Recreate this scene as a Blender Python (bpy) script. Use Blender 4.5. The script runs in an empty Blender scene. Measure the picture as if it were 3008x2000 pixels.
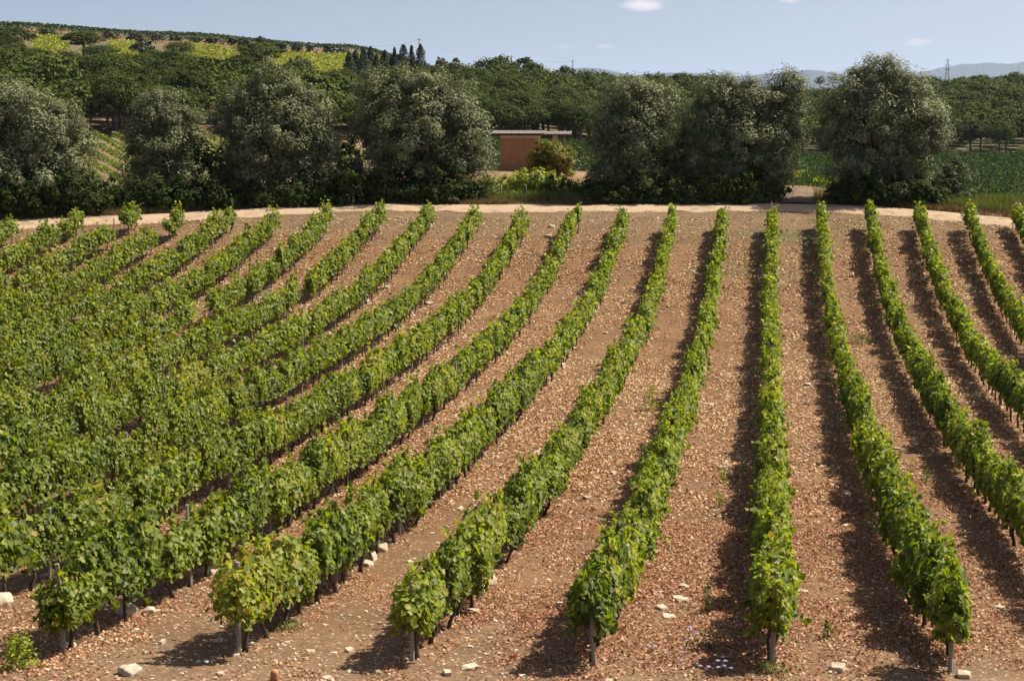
import bpy, math, random
import numpy as np
from mathutils import Vector

S = bpy.context.scene
COL = S.collection
rng = np.random.default_rng(7)
rad = math.radians

# ------------------------------------------------------------------ camera
CZ = 20.0                                   # eye height above the valley floor datum
F_PX, CX, CY, HOR = 4700.0, 1504.0, 1000.0, 255.0
PITCH = math.atan((CY - HOR) / F_PX)
YAW = math.atan((2264 - CX) * math.cos(PITCH) / F_PX)
cam_d = bpy.data.cameras.new('camera')
cam_d.sensor_width = 36.0
cam_d.lens = 36.0 * F_PX / 3008.0
cam_d.clip_start = 0.5
cam_d.clip_end = 60000
cam = bpy.data.objects.new('camera', cam_d)
COL.objects.link(cam)
cam.location = (0, 0, CZ)
cam.rotation_euler = (math.pi / 2 - PITCH, 0, YAW)
S.camera = cam

# ------------------------------------------------------------------ light and sky
SUN_EL = rad(51)
SUN_V = np.array([0.83, 0.56, 0.0]); SUN_V /= np.linalg.norm(SUN_V)
sd = bpy.data.lights.new('sun', 'SUN')
sd.energy = 5.0
sd.angle = rad(0.5)
sd.color = (1.0, 0.935, 0.81)
sun = bpy.data.objects.new('sun', sd)
COL.objects.link(sun)
dv = Vector((SUN_V[0] * math.cos(SUN_EL), SUN_V[1] * math.cos(SUN_EL), math.sin(SUN_EL)))
sun.rotation_euler = dv.to_track_quat('Z', 'Y').to_euler()
sun.location = dv * 50 + Vector((0, 0, 60))

W = bpy.data.worlds.new('World'); S.world = W
W.use_nodes = True
wt = W.node_tree; wt.nodes.clear()
def N(t, kind, **kw):
    n = t.nodes.new(kind)
    for k, v in kw.items():
        if k in n.inputs: n.inputs[k].default_value = v
        else: setattr(n, k, v)
    return n
def L(t, a, b): t.links.new(a, b)
wo = N(wt, 'ShaderNodeOutputWorld'); bg = N(wt, 'ShaderNodeBackground')
sky = N(wt, 'ShaderNodeTexSky', sky_type='NISHITA')
sky.sun_disc = False; sky.sun_elevation = SUN_EL
sky.sun_rotation = math.atan2(SUN_V[0], SUN_V[1])
sky.air_density = 1.0; sky.dust_density = 2.0; sky.ozone_density = 1.0; sky.altitude = 100
bg.inputs['Strength'].default_value = 0.08
L(wt, bg.outputs[0], wo.inputs[0])
# a hazy summer sky keeps an even tone down to the horizon: look the sky up a little higher than the true elevation
tcs = N(wt, 'ShaderNodeTexCoord'); mps = N(wt, 'ShaderNodeMapping'); mps.inputs['Scale'].default_value = (1, 1, .86); mps.inputs['Location'].default_value = (0, 0, .14)
L(wt, tcs.outputs['Generated'], mps.inputs[0]); L(wt, mps.outputs[0], sky.inputs[0])
tint = N(wt, 'ShaderNodeMix', data_type='RGBA', blend_type='MULTIPLY'); tint.inputs[0].default_value = 1; tint.inputs[7].default_value = (1.09, .95, .89, 1)
L(wt, sky.outputs[0], tint.inputs[6])
# small fair-weather clouds low over the horizon (direction, half width, half height in radians, strength)
tc = N(wt, 'ShaderNodeTexCoord')
nz = N(wt, 'ShaderNodeTexNoise', Scale=26.0, Detail=7.0, Roughness=0.62)
mp = N(wt, 'ShaderNodeMapping'); mp.inputs['Scale'].default_value = (1, 1, 2.6)
L(wt, tc.outputs['Generated'], mp.inputs[0]); L(wt, mp.outputs[0], nz.inputs['Vector'])
def px_dir(u, v):
    F = np.array([-math.sin(YAW) * math.cos(PITCH), math.cos(YAW) * math.cos(PITCH), -math.sin(PITCH)])
    R = np.array([math.cos(YAW), math.sin(YAW), 0.0]); U = np.cross(R, F)
    return F + R * (u - CX) / F_PX - U * (v - CY) / F_PX
CLOUDS = [(1890, 15, 62, 20, .95), (1870, 6, 34, 12, .5), (2330, 3, 48, 8, .8), (2700, 126, 42, 13, .9), (2895, 136, 40, 12, .5),
          (1445, 29, 60, 13, .35), (1655, 139, 50, 12, .55), (1780, 137, 34, 9, .6), (1590, 133, 18, 7, .4), (1530, 172, 90, 16, .65),
          (1700, 180, 80, 14, .4), (1800, 190, 40, 10, .3), (620, 78, 40, 10, .45), (2392, 146, 20, 8, .4), (2040, 205, 60, 9, .35), (1480, 160, 60, 9, .3)]
sep = N(wt, 'ShaderNodeSeparateXYZ'); L(wt, tc.outputs['Generated'], sep.inputs[0])
acc = None
at2 = N(wt, 'ShaderNodeMath', operation='ARCTAN2'); L(wt, sep.outputs['X'], at2.inputs[0]); L(wt, sep.outputs['Y'], at2.inputs[1])
def M(t, op, a, b=None, clamp=False):
    n = t.nodes.new('ShaderNodeMath'); n.operation = op; n.use_clamp = clamp
    for i, x in enumerate((a, b)):
        if x is None: continue
        if isinstance(x, (int, float)): n.inputs[i].default_value = x
        else: t.links.new(x, n.inputs[i])
    return n.outputs[0]
for (u, v, hw, hh, st) in CLOUDS:
    d = px_dir(u, v); d /= np.linalg.norm(d)
    az = math.atan2(d[0], d[1]); zz = d[2]
    a = M(wt, 'DIVIDE', M(wt, 'SUBTRACT', at2.outputs[0], az), hw / F_PX)
    b = M(wt, 'DIVIDE', M(wt, 'SUBTRACT', sep.outputs['Z'], zz), hh / F_PX)
    r2 = M(wt, 'ADD', M(wt, 'MULTIPLY', a, a), M(wt, 'MULTIPLY', b, b))
    m = M(wt, 'MULTIPLY', M(wt, 'SUBTRACT', 1.0, M(wt, 'MULTIPLY', r2, 0.45), True), st)
    acc = m if acc is None else M(wt, 'MAXIMUM', acc, m)
cl = M(wt, 'MULTIPLY', M(wt, 'SUBTRACT', M(wt, 'ADD', nz.outputs['Fac'], M(wt, 'MULTIPLY', acc, 0.62)), 0.80), 2.4, True)
cl = M(wt, 'MULTIPLY', cl, M(wt, 'MULTIPLY', acc, 1.3, True), True)
mixs = N(wt, 'ShaderNodeMix', data_type='RGBA')
L(wt, cl, mixs.inputs[0]); L(wt, tint.outputs[2], mixs.inputs[6]); mixs.inputs[7].default_value = (7.6, 7.1, 7.4, 1)
L(wt, mixs.outputs[2], bg.inputs['Color'])

S.view_settings.view_transform = 'Standard'
S.view_settings.look = 'None'
S.view_settings.exposure = 0.75
S.view_settings.gamma = 1.0
S.cycles.max_bounces = 6
S.cycles.diffuse_bounces = 3
S.cycles.glossy_bounces = 1
S.cycles.transmission_bounces = 3
S.cycles.volume_bounces = 0
S.cycles.transparent_max_bounces = 4
S.cycles.use_denoising = True
S.cycles.caustics_reflective = False
S.cycles.caustics_refractive = False

# ------------------------------------------------------------------ terrain height
FH = np.array([-math.sin(YAW), math.cos(YAW)]); RH = np.array([math.cos(YAW), math.sin(YAW)])
NEAR = [(0, -6.2), (8, -6.7), (14, -7.2), (18, -7.5), (22, -8.02), (25, -8.43), (28, -8.8), (32, -9.12), (36, -9.38), (42, -9.7), (50, -9.95),
        (57, -10.06), (63, -9.98), (68, -9.68), (71, -9.38), (74, -8.98), (77, -8.42), (80, -7.85), (82.5, -7.38), (86, -6.85), (90, -6.4)]
FAR = {  # image column of the photograph -> heights by distance (bearing table)
 -600: [(95, -6.3), (102, -6.2), (110, -6.6), (135, -10), (165, -12), (182, -10.2), (216, -6.6), (260, -2.6), (300, 2.2), (350, 8.03), (400, 13.87), (450, 18.2), (520, 20.1), (700, 18.6), (1200, -1.4)],
 0:    [(95, -6.3), (102, -6.2), (110, -6.6), (135, -10), (165, -12), (182, -10.2), (216, -6.6), (260, -2.6), (300, 1.6), (350, 6.73), (400, 12.07), (450, 16.2), (500, 17.0), (700, 14.6), (1200, -1.4)],
 500:  [(95, -6.3), (102, -6.2), (110, -6.6), (135, -10), (165, -12), (182, -10.2), (216, -6.6), (260, -2.8), (300, 1.0), (350, 5.53), (400, 10.27), (450, 13.8), (500, 14.4), (700, 11.6), (1200, -1.4)],
 1000: [(95, -6.2), (102, -6.0), (110, -6.1), (135, -10), (165, -12), (190, -11.4), (225, -8.5), (260, -5.6), (300, -2.0), (350, 2.73), (400, 7.07), (450, 10.3), (500, 10.8), (700, 7.6), (1200, -9.4)],
 1400: [(95, -6.1), (102, -5.9), (112, -5.75), (135, -10), (165, -12.3), (190, -12), (225, -10), (260, -8.5), (300, -6.52), (350, -3.39), (400, 0.14), (450, 2.67), (500, 3.1), (700, -0.3), (1200, -15.3)],
 1650: [(95, -6.1), (102, -5.9), (112, -5.8), (135, -10), (165, -12.5), (190, -12), (225, -10.2), (260, -8.9), (300, -8.52), (350, -7.39), (400, -5.76), (450, -3.93), (500, -3.1), (700, -6.3), (1200, -19.3)],
 2000: [(95, -6.15), (102, -6.1), (112, -6.3), (135, -10), (165, -13), (190, -13.5), (225, -14), (270, -14.2), (310, -14.19), (350, -11.89), (400, -8.76), (450, -6.13), (500, -4.5), (700, -9.3), (1200, -25.3)],
 2350: [(95, -6.15), (102, -6.2), (112, -7.2), (135, -10.5), (165, -13), (190, -13.7), (225, -14.2), (280, -14.4), (350, -14.5), (400, -13.75), (450, -12.09), (500, -9.8), (560, -9.2), (700, -13.2), (1200, -27.2)],
 2700: [(95, -6.7), (102, -7.6), (112, -8.8), (135, -11), (165, -13), (190, -13.7), (225, -14.2), (280, -14.4), (350, -14.5), (400, -12.55), (450, -10.09), (500, -7.2), (560, -5.4), (700, -9.2), (1200, -27.2)],
 3600: [(95, -6.9), (102, -7.9), (112, -9.2), (135, -11), (165, -13), (190, -13.7), (225, -14.2), (280, -14.4), (350, -14.5), (400, -12.55), (450, -9.69), (500, -6.5), (560, -4.4), (700, -7.2), (1200, -27.2)],
}
ZD = np.arange(0, 1201, 1.0)
def cubic(xs, ys, x):
    xs = np.array(xs, float); ys = np.array(ys, float)
    d = np.diff(ys) / np.diff(xs)
    m = np.concatenate([[d[0]], (d[:-1] + d[1:]) / 2, [d[-1]]])
    i = np.clip(np.searchsorted(xs, x) - 1, 0, len(xs) - 2)
    h = xs[i + 1] - xs[i]; t = (x - xs[i]) / h
    return ((2*t**3 - 3*t**2 + 1) * ys[i] + (t**3 - 2*t**2 + t) * h * m[i] + (-2*t**3 + 3*t**2) * ys[i+1] + (t**3 - t**2) * h * m[i+1])
UC = np.array(sorted(FAR))
TAB = np.array([cubic([p[0] for p in NEAR + FAR[u]], [p[1] for p in NEAR + FAR[u]], ZD) for u in UC])
AC = (UC - CX) * math.cos(PITCH) / F_PX
_h = np.random.default_rng(3)
def vnoise(x, y, seed=0):
    """smooth value noise, -1..1"""
    xi = np.floor(x).astype(np.int64); yi = np.floor(y).astype(np.int64)
    fx = x - xi; fy = y - yi
    fx = fx * fx * (3 - 2 * fx); fy = fy * fy * (3 - 2 * fy)
    def hsh(a, b):
        n = (a * 374761393 + b * 668265263 + seed * 144665) & 0x7fffffff
        n = ((n ^ (n >> 13)) * 1274126177) & 0x7fffffff
        return ((n ^ (n >> 16)) & 0xffff) / 32767.5 - 1
    return ((hsh(xi, yi) * (1 - fx) + hsh(xi + 1, yi) * fx) * (1 - fy) + (hsh(xi, yi + 1) * (1 - fx) + hsh(xi + 1, yi + 1) * fx) * fy)
def H(x, y):
    x = np.asarray(x, float); y = np.asarray(y, float)
    Z = x * FH[0] + y * FH[1]; X = x * RH[0] + y * RH[1]
    a = X / np.maximum(Z, 20.0)
    zc = np.clip(Z, 0, 1199.0)
    zi = zc.astype(int); zf = zc - zi
    ai = np.clip(np.searchsorted(AC, a) - 1, 0, len(AC) - 2)
    af = np.clip((a - AC[ai]) / (AC[ai + 1] - AC[ai]), 0, 1); af = af * af * (3 - 2 * af)
    h0 = TAB[ai, zi] * (1 - zf) + TAB[ai, zi + 1] * zf
    h1 = TAB[ai + 1, zi] * (1 - zf) + TAB[ai + 1, zi + 1] * zf
    h = h0 * (1 - af) + h1 * af
    lat = -0.022 * (x + 8) * np.clip((80 - Z) / 20, 0, 1) * np.clip((Z - 5) / 10, 0, 1)
    far = np.clip((Z - 1199.0) / 12000.0, 0, 1)
    h = h + lat + np.where(Z > 1199, (-70 - h) * far, 0)
    far2 = np.clip((Z - 120) / 100, 0, 1)
    h = h + vnoise(x / 1.7, y / 1.7, 1) * .03 + vnoise(x / .6, y / .6, 2) * .012 + far2 * vnoise(x / 30, y / 30, 4) * .35
    return h + CZ
def zdep(x, y): return x * FH[0] + y * FH[1]
def uof(x, y):
    Z = x * FH[0] + y * FH[1]; X = x * RH[0] + y * RH[1]
    return CX + F_PX * X / (Z * math.cos(PITCH))
def at(u, Z):
    """plan position of a bearing and a distance"""
    X = (u - CX) * math.cos(PITCH) / F_PX * Z
    return X * RH[0] + Z * FH[0], X * RH[1] + Z * FH[1]
Fv = np.array([-math.sin(YAW) * math.cos(PITCH), math.cos(YAW) * math.cos(PITCH), -math.sin(PITCH)])
Rv = np.array([math.cos(YAW), math.sin(YAW), 0.0]); Uv = np.cross(Rv, Fv)
def proj(x, y, z):
    z = z - CZ
    d = x * Fv[0] + y * Fv[1] + z * Fv[2]
    return CX + F_PX * (x * Rv[0] + y * Rv[1]) / d, CY - F_PX * (x * Uv[0] + y * Uv[1] + z * Uv[2]) / d
def ground_at(u, v):
    """where a sight line meets the ground"""
    d = px_dir(u, v); d = d / (d[:2] @ FH)
    t = np.arange(10, 900, 0.05)
    g = H(d[0] * t, d[1] * t) - (CZ + d[2] * t)
    i = int(np.argmax(g > 0))
    return d[0] * t[i], d[1] * t[i]
def height_at(u, v, Z):
    """height of a point seen at (u, v) that is Z metres out"""
    d = px_dir(u, v); d = d / (d[:2] @ FH)
    return CZ + d[2] * Z

# ------------------------------------------------------------------ helpers
def prop(o, label=None, cat=None, group=None, kind=None):
    if label: o['label'] = label
    if cat: o['category'] = cat
    if group: o['group'] = group
    if kind: o['kind'] = kind
    return o
def empty(name, loc, label, cat, group=None, rz=0.0):
    o = bpy.data.objects.new(name, None); COL.objects.link(o)
    o.empty_display_size = 0.3
    o.location = loc; o.rotation_euler[2] = rz
    return prop(o, label, cat, group)
def link(name, me, parent=None, mat=None):
    o = bpy.data.objects.new(name, me); COL.objects.link(o)
    if mat is not None and len(me.materials) == 0: me.materials.append(mat)
    if parent is not None: o.parent = parent
    return o
def mesh(name, V, F, mat=None, tint=None, smooth=False, col=None):
    """V (n,3); F: (m,k) array or list of such arrays"""
    if not isinstance(F, list): F = [F]
    F = [np.asarray(f, np.int32) for f in F if len(f)]
    me = bpy.data.meshes.new(name)
    V = np.asarray(V, np.float32)
    nl = sum(f.size for f in F); npy = sum(len(f) for f in F)
    me.vertices.add(len(V)); me.vertices.foreach_set('co', V.ravel())
    me.loops.add(nl); me.loops.foreach_set('vertex_index', np.concatenate([f.ravel() for f in F]))
    tot = np.concatenate([np.full(len(f), f.shape[1], np.int32) for f in F])
    st = np.concatenate([[0], np.cumsum(tot)[:-1]]).astype(np.int32)
    me.polygons.add(npy); me.polygons.foreach_set('loop_start', st)
    me.update(calc_edges=True)
    me.polygons.foreach_set('use_smooth', np.full(npy, bool(smooth or tint is not None)))
    if tint is not None:
        a = me.attributes.new('tint', 'FLOAT', 'FACE'); a.data.foreach_set('value', np.asarray(tint, np.float32))
    if col is not None:
        a = me.attributes.new('albedo', 'FLOAT_COLOR', 'POINT')
        a.data.foreach_set('color', np.concatenate([col, np.ones((len(col), 1))], 1).astype(np.float32).ravel())
    if mat is not None: me.materials.append(mat)
    me.validate(clean_customdata=False)
    return me
def nrm(a): return a / np.maximum(np.linalg.norm(a, axis=-1, keepdims=True), 1e-9)
LEAF = (np.array([(0, 0, 0), (-.14, .32, .07), (.2, .56, .12), (.42, .33, .06), (.78, .4, .02), (1.05, 0, -.1),
                  (-.14, -.32, .07), (.2, -.56, .12), (.42, -.33, .06), (.78, -.4, .02)], float) - (0.4, 0, 0),
        np.array([[0, 5, 4, 3, 2, 1], [0, 6, 7, 8, 9, 5]]))
QUAD = (np.array([(-.5, 0, 0), (0, .5, .1), (.5, 0, -.08), (0, -.5, .1)], float), np.array([[0, 2, 1], [0, 3, 2]]))
def BLADE(w): return (np.array([(-.5, 0, 0), (0, w, .04), (.5, 0, -.06), (0, -w, .04)], float), np.array([[0, 2, 1], [0, 3, 2]]))
def leaves(P, Nn, size, tpl, r, tint, down=None):
    """cloud of leaf shapes: returns verts, faces, tints"""
    T, Fc = tpl
    n = len(P)
    Nn = nrm(Nn)
    t = r.normal(size=(n, 3))
    if down is not None: t = t * 0.5 + np.asarray(down)
    t = nrm(t - (t * Nn).sum(1, keepdims=True) * Nn)
    b = np.cross(Nn, t)
    s = np.asarray(size).reshape(-1, 1, 1)
    V = P[:, None, :] + s * (T[None, :, 0, None] * t[:, None, :] + T[None, :, 1, None] * b[:, None, :] + T[None, :, 2, None] * Nn[:, None, :])
    Fa = (Fc[None] + (np.arange(n) * len(T))[:, None, None]).reshape(-1, Fc.shape[1])
    return V.reshape(-1, 3), Fa, np.repeat(tint, len(Fc))
def join(parts):
    Vs, Fs, Ts, off = [], {}, {}, 0
    for p in parts:
        V, F = p[0], p[1]; T = p[2] if len(p) > 2 else np.zeros(len(F))
        Fs.setdefault(F.shape[1], []).append(F + off); Ts.setdefault(F.shape[1], []).append(T)
        Vs.append(V); off += len(V)
    return np.concatenate(Vs), [np.concatenate(Fs[k]) for k in Fs], np.concatenate([np.concatenate(Ts[k]) for k in Fs])
def tube(pts, radii, sides=7, r=None, rough=0.0, cap=True):
    pts = np.asarray(pts, float); n = len(pts)
    V = []
    for i in range(n):
        d = nrm(pts[min(i + 1, n - 1)] - pts[max(i - 1, 0)])
        a = np.cross(d, [0.31, 0.95, 0.05]); a = a if np.linalg.norm(a) > 1e-3 else np.array([1., 0, 0]); a = nrm(a); b = np.cross(d, a)
        for k in range(sides):
            ang = 2 * math.pi * k / sides
            q = radii[i] * (1 + (r.uniform(-rough, rough) if r is not None else 0))
            V.append(pts[i] + q * (math.cos(ang) * a + math.sin(ang) * b))
    F = [[i * sides + k, i * sides + (k + 1) % sides, (i + 1) * sides + (k + 1) % sides, (i + 1) * sides + k] for i in range(n - 1) for k in range(sides)]
    V.append(pts[0]); V.append(pts[-1]); c0, c1 = len(V) - 2, len(V) - 1
    T = [[c0, (k + 1) % sides, k, c0] for k in range(sides)] + [[c1, (n - 1) * sides + k, (n - 1) * sides + (k + 1) % sides, c1] for k in range(sides)] if cap else []
    V = np.array(V); Q = np.array(F)
    if cap:
        return [(V, Q), (np.zeros((0, 3)), np.zeros((0, 4), int))], np.array(T)[:, :3]
    return [(V, Q)], None
def tube_mesh(name, tubes, mat, r=None, smooth=True):
    Vs, Q, T, off = [], [], [], 0
    for tb in tubes:
        (p, tri) = tube(*tb[:2], sides=tb[2] if len(tb) > 2 else 7, r=r, rough=tb[3] if len(tb) > 3 else 0)
        V, q = p[0]
        Vs.append(V); Q.append(q + off); T.append(tri + off); off += len(V)
    return mesh(name, np.concatenate(Vs), [np.concatenate(Q), np.concatenate(T)], mat, smooth=smooth)
def box(c, s, rot=0.0):
    c = np.array(c, float); s = np.array(s, float) / 2
    V = np.array([(x, y, z) for x in (-1, 1) for y in (-1, 1) for z in (-1, 1)], float) * s
    cr, sr = math.cos(rot), math.sin(rot)
    V = np.stack([V[:, 0] * cr - V[:, 1] * sr, V[:, 0] * sr + V[:, 1] * cr, V[:, 2]], 1) + c
    return V, np.array([[0, 1, 3, 2], [4, 6, 7, 5], [0, 4, 5, 1], [2, 3, 7, 6], [0, 2, 6, 4], [1, 5, 7, 3]])
def box_mesh(name, boxes, mat, bevel=0.0):
    V, F, T = join([box(*b) for b in boxes])
    me = mesh(name, V, F, mat)
    return me

# ------------------------------------------------------------------ materials
def new_mat(name):
    m = bpy.data.materials.new(name); m.use_nodes = True
    t = m.node_tree; t.nodes.clear()
    out = t.nodes.new('ShaderNodeOutputMaterial')
    return m, t, out
def ramp(t, fac, stops):
    n = t.nodes.new('ShaderNodeValToRGB'); cr = n.color_ramp
    while len(cr.elements) < len(stops): cr.elements.new(0.5)
    for e, (p, c) in zip(cr.elements, stops): e.position = p; e.color = (*c, 1)
    t.links.new(fac, n.inputs[0]); return n.outputs[0]
def leaf_mat(name, stops, transl=0.35, rough=0.5, spec=0.3, tcol=1.3, objvar=0.25):
    m, t, out = new_mat(name)
    at_ = N(t, 'ShaderNodeAttribute', attribute_name='tint')
    oi = N(t, 'ShaderNodeObjectInfo')
    f = M(t, 'ADD', at_.outputs['Fac'], M(t, 'MULTIPLY', M(t, 'SUBTRACT', oi.outputs['Random'], 0.5), objvar), True)
    c = ramp(t, f, stops)
    p = N(t, 'ShaderNodeBsdfPrincipled', Roughness=rough); p.inputs['Specular IOR Level'].default_value = spec
    L(t, c, p.inputs['Base Color'])
    tr = N(t, 'ShaderNodeBsdfTranslucent')
    hs = N(t, 'ShaderNodeHueSaturation', Saturation=1.15, Value=tcol); L(t, c, hs.inputs['Color']); L(t, hs.outputs[0], tr.inputs[0])
    mx = N(t, 'ShaderNodeMixShader'); mx.inputs[0].default_value = transl
    L(t, p.outputs[0], mx.inputs[1]); L(t, tr.outputs[0], mx.inputs[2]); L(t, mx.outputs[0], out.inputs[0])
    return m
def noise_mat(name, c1, c2, scale=8.0, rough=0.85, bump=0.3, c3=None, dist=0.02, stretch=(1, 1, 1)):
    m, t, out = new_mat(name)
    tc = N(t, 'ShaderNodeTexCoord'); mp = N(t, 'ShaderNodeMapping'); mp.inputs['Scale'].default_value = stretch
    L(t, tc.outputs['Object'], mp.inputs[0])
    nz = N(t, 'ShaderNodeTexNoise', Scale=scale, Detail=6.0, Roughness=0.65); L(t, mp.outputs[0], nz.inputs['Vector'])
    c = ramp(t, nz.outputs['Fac'], [(.3, c1), (.7, c2)] if c3 is None else [(.3, c1), (.5, c2), (.7, c3)])
    p = N(t, 'ShaderNodeBsdfPrincipled', Roughness=rough); L(t, c, p.inputs['Base Color'])
    p.inputs['Specular IOR Level'].default_value = 0.25
    b = N(t, 'ShaderNodeBump', Strength=bump, Distance=dist); L(t, nz.outputs['Fac'], b.inputs['Height']); L(t, b.outputs[0], p.inputs['Normal'])
    L(t, p.outputs[0], out.inputs[0]); return m

MAT = {}
MAT['vine'] = leaf_mat('vine leaf', [(0, (.048, .072, .015)), (.35, (.116, .155, .024)), (.72, (.245, .275, .040)), (.93, (.34, .35, .08)), (1, (.34, .25, .06))], .45, .5, .26, 1.7, .26)  # lightest stops hold painted sun highlights as well as yellowing leaves
MAT['olive'] = leaf_mat('olive leaf', [(0, (.055, .063, .026)), (.5, (.140, .152, .066)), (.8, (.30, .31, .155)), (1, (.42, .43, .25))], .2, .6, .16, 1.2, .10)  # upper stops put sunlit highlights into the leaf colour
MAT['oak'] = leaf_mat('oak leaf', [(0, (.04, .055, .02)), (.6, (.09, .11, .04)), (1, (.17, .19, .08))], .25, .6, .15, 1.2, .1)
MAT['bramble'] = leaf_mat('bramble leaf', [(0, (.020, .034, .008)), (.6, (.040, .058, .012)), (1, (.09, .115, .016))], .2, .7, .08, 1.2, .2)  # leaf tones darkened to carry the deep shade under the olives
MAT['bright'] = leaf_mat('bright shrub leaf', [(0, (.10, .14, .012)), (.5, (.26, .31, .025)), (1, (.44, .46, .06))], .35, .5, .3, 1.3, .1)
MAT['autumn'] = leaf_mat('reddening leaf', [(0, (.07, .08, .012)), (.5, (.19, .21, .022)), (.65, (.22, .14, .035)), (.75, (.24, .12, .045)), (.85, (.26, .27, .03)), (1, (.34, .36, .04))], .3, .55, .2, 1.2, .1)
MAT['pine'] = leaf_mat('pine needles', [(0, (.026, .038, .009)), (.5, (.056, .076, .016)), (1, (.110, .130, .028))], .12, .8, .05, 1.1, .38)
MAT['cypress'] = leaf_mat('cypress foliage', [(0, (.014, .028, .012)), (1, (.045, .070, .028))], .08, .6, .2, 1.1, .2)
MAT['scrub'] = leaf_mat('hill scrub', [(0, (.05, .06, .025)), (1, (.12, .13, .06))], .1, .6, .2, 1.1, .4)
MAT['farvine'] = leaf_mat('yellow green vine rows', [(0, (.15, .175, .02)), (.5, (.26, .29, .034)), (1, (.42, .44, .07))], .25, .6, .2, 1.2, .1)
MAT['midvine'] = leaf_mat('light vine rows', [(0, (.10, .13, .018)), (.5, (.17, .21, .03)), (1, (.28, .31, .05))], .25, .6, .2, 1.2, .1)
MAT['plainvine'] = leaf_mat('dark vine rows', [(0, (.016, .036, .010)), (.6, (.044, .080, .020)), (1, (.095, .140, .034))], .2, .8, .08, 1.2, .1)
MAT['bark'] = noise_mat('vine bark', (.035, .022, .016), (.13, .095, .075), 30, .9, .6, stretch=(1, 1, .25))
MAT['treebark'] = noise_mat('tree bark', (.06, .045, .035), (.16, .13, .10), 4, .95, .5, stretch=(1, 1, .3))
MAT['stake'] = noise_mat('weathered stake wood', (.20, .17, .14), (.40, .36, .30), 14, .9, .4, stretch=(1, 1, .12))
MAT['stone'] = noise_mat('pale limestone', (.30, .21, .14), (.52, .42, .31), 3, .9, .6, c3=(.42, .31, .20))
MAT['dryleaf'] = leaf_mat('fallen vine leaf', [(0, (.15, .050, .022)), (.22, (.34, .125, .058)), (.45, (.44, .235, .125)), (.72, (.59, .40, .23)), (1, (.72, .58, .35))], .2, .6, .25, 1.0, 0)
MAT['straw'] = leaf_mat('dry grass', [(0, (.08, .075, .025)), (.5, (.17, .12, .055)), (1, (.32, .22, .11))], .3, .7, .1, 1.1, 0)  # straw dimmed so its colour includes tree shade on the bank
MAT['greengrass'] = leaf_mat('green grass', [(0, (.06, .09, .02)), (.6, (.12, .16, .03)), (1, (.26, .25, .07))], .3, .6, .2, 1.2, 0)

def ground_mat():
    m, t, out = new_mat('stony soil')
    tc = N(t, 'ShaderNodeTexCoord')
    al = N(t, 'ShaderNodeAttribute', attribute_name='albedo')
    n1 = N(t, 'ShaderNodeTexNoise', Scale=.55, Detail=8.0, Roughness=0.68); L(t, tc.outputs['Object'], n1.inputs['Vector'])
    n2 = N(t, 'ShaderNodeTexNoise', Scale=9.0, Detail=8.0, Roughness=0.75); L(t, tc.outputs['Object'], n2.inputs['Vector'])
    n3 = N(t, 'ShaderNodeTexVoronoi', Scale=11.0); L(t, tc.outputs['Object'], n3.inputs['Vector'])
    v1 = ramp(t, n1.outputs['Fac'], [(.3, (.74, .74, .74)), (.7, (1.22, 1.2, 1.16))])
    v2 = ramp(t, n2.outputs['Fac'], [(.28, (.5, .48, .46)), (.5, (.95, .95, .95)), (.74, (1.6, 1.55, 1.5))])
    mx = N(t, 'ShaderNodeMix', data_type='RGBA', blend_type='MULTIPLY'); mx.inputs[0].default_value = 1
    L(t, al.outputs['Color'], mx.inputs[6]); L(t, v1, mx.inputs[7])
    mx2 = N(t, 'ShaderNodeMix', data_type='RGBA', blend_type='MULTIPLY'); mx2.inputs[0].default_value = .85
    L(t, mx.outputs[2], mx2.inputs[6]); L(t, v2, mx2.inputs[7])
    # small pale flakes of stone in the soil
    sel = M(t, 'MULTIPLY', M(t, 'LESS_THAN', n3.outputs['Distance'], .30), M(t, 'GREATER_THAN', n3.outputs['Color'], .58))
    mx3 = N(t, 'ShaderNodeMix', data_type='RGBA'); L(t, M(t, 'MULTIPLY', sel, .55), mx3.inputs[0])
    L(t, mx2.outputs[2], mx3.inputs[6]); mx3.inputs[7].default_value = (.52, .38, .26, 1)
    p = N(t, 'ShaderNodeBsdfPrincipled', Roughness=.95); p.inputs['Specular IOR Level'].default_value = .15
    L(t, mx3.outputs[2], p.inputs['Base Color'])
    b = N(t, 'ShaderNodeBump', Strength=.8, Distance=.06); L(t, n2.outputs['Fac'], b.inputs['Height']); L(t, b.outputs[0], p.inputs['Normal'])
    L(t, p.outputs[0], out.inputs[0]); return m
MAT['ground'] = ground_mat()
MAT['track'] = noise_mat('pale beaten earth', (.19, .130, .080), (.42, .30, .19), 1.1, .95, .9, c3=(.30, .210, .132), dist=.08)

# ------------------------------------------------------------------ ground sheet
Zr = np.concatenate([np.arange(0, 10, 1.0), np.arange(10, 100, .4), np.arange(100, 130, 1.), np.arange(130, 620, 4.), np.geomspace(620, 32000, 60)])
Ar = np.linspace(-1, 1, 281)
ZZ, AA = np.meshgrid(Zr, Ar, indexing='ij')
XX = AA * (.55 * ZZ + 16)
gx = XX * RH[0] + ZZ * FH[0]; gy = XX * RH[1] + ZZ * FH[1]
gz = H(gx, gy)
ni, nj = ZZ.shape
idx = np.arange(ni * nj).reshape(ni, nj)
GF = np.stack([idx[:-1, :-1], idx[:-1, 1:], idx[1:, 1:], idx[1:, :-1]], -1).reshape(-1, 4)
uu = uof(gx, np.where(gy == 0, 1e-3, gy)); 
soil = np.array([.185, .104, .052]); pale = np.array([.215, .145, .088]); verge = np.array([.165, .108, .058]); wood = np.array([.20, .15, .08])
red = np.array([.27, .145, .075]); green = np.array([.09, .10, .035])
col = np.tile(soil, (ni, nj, 1))
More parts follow.
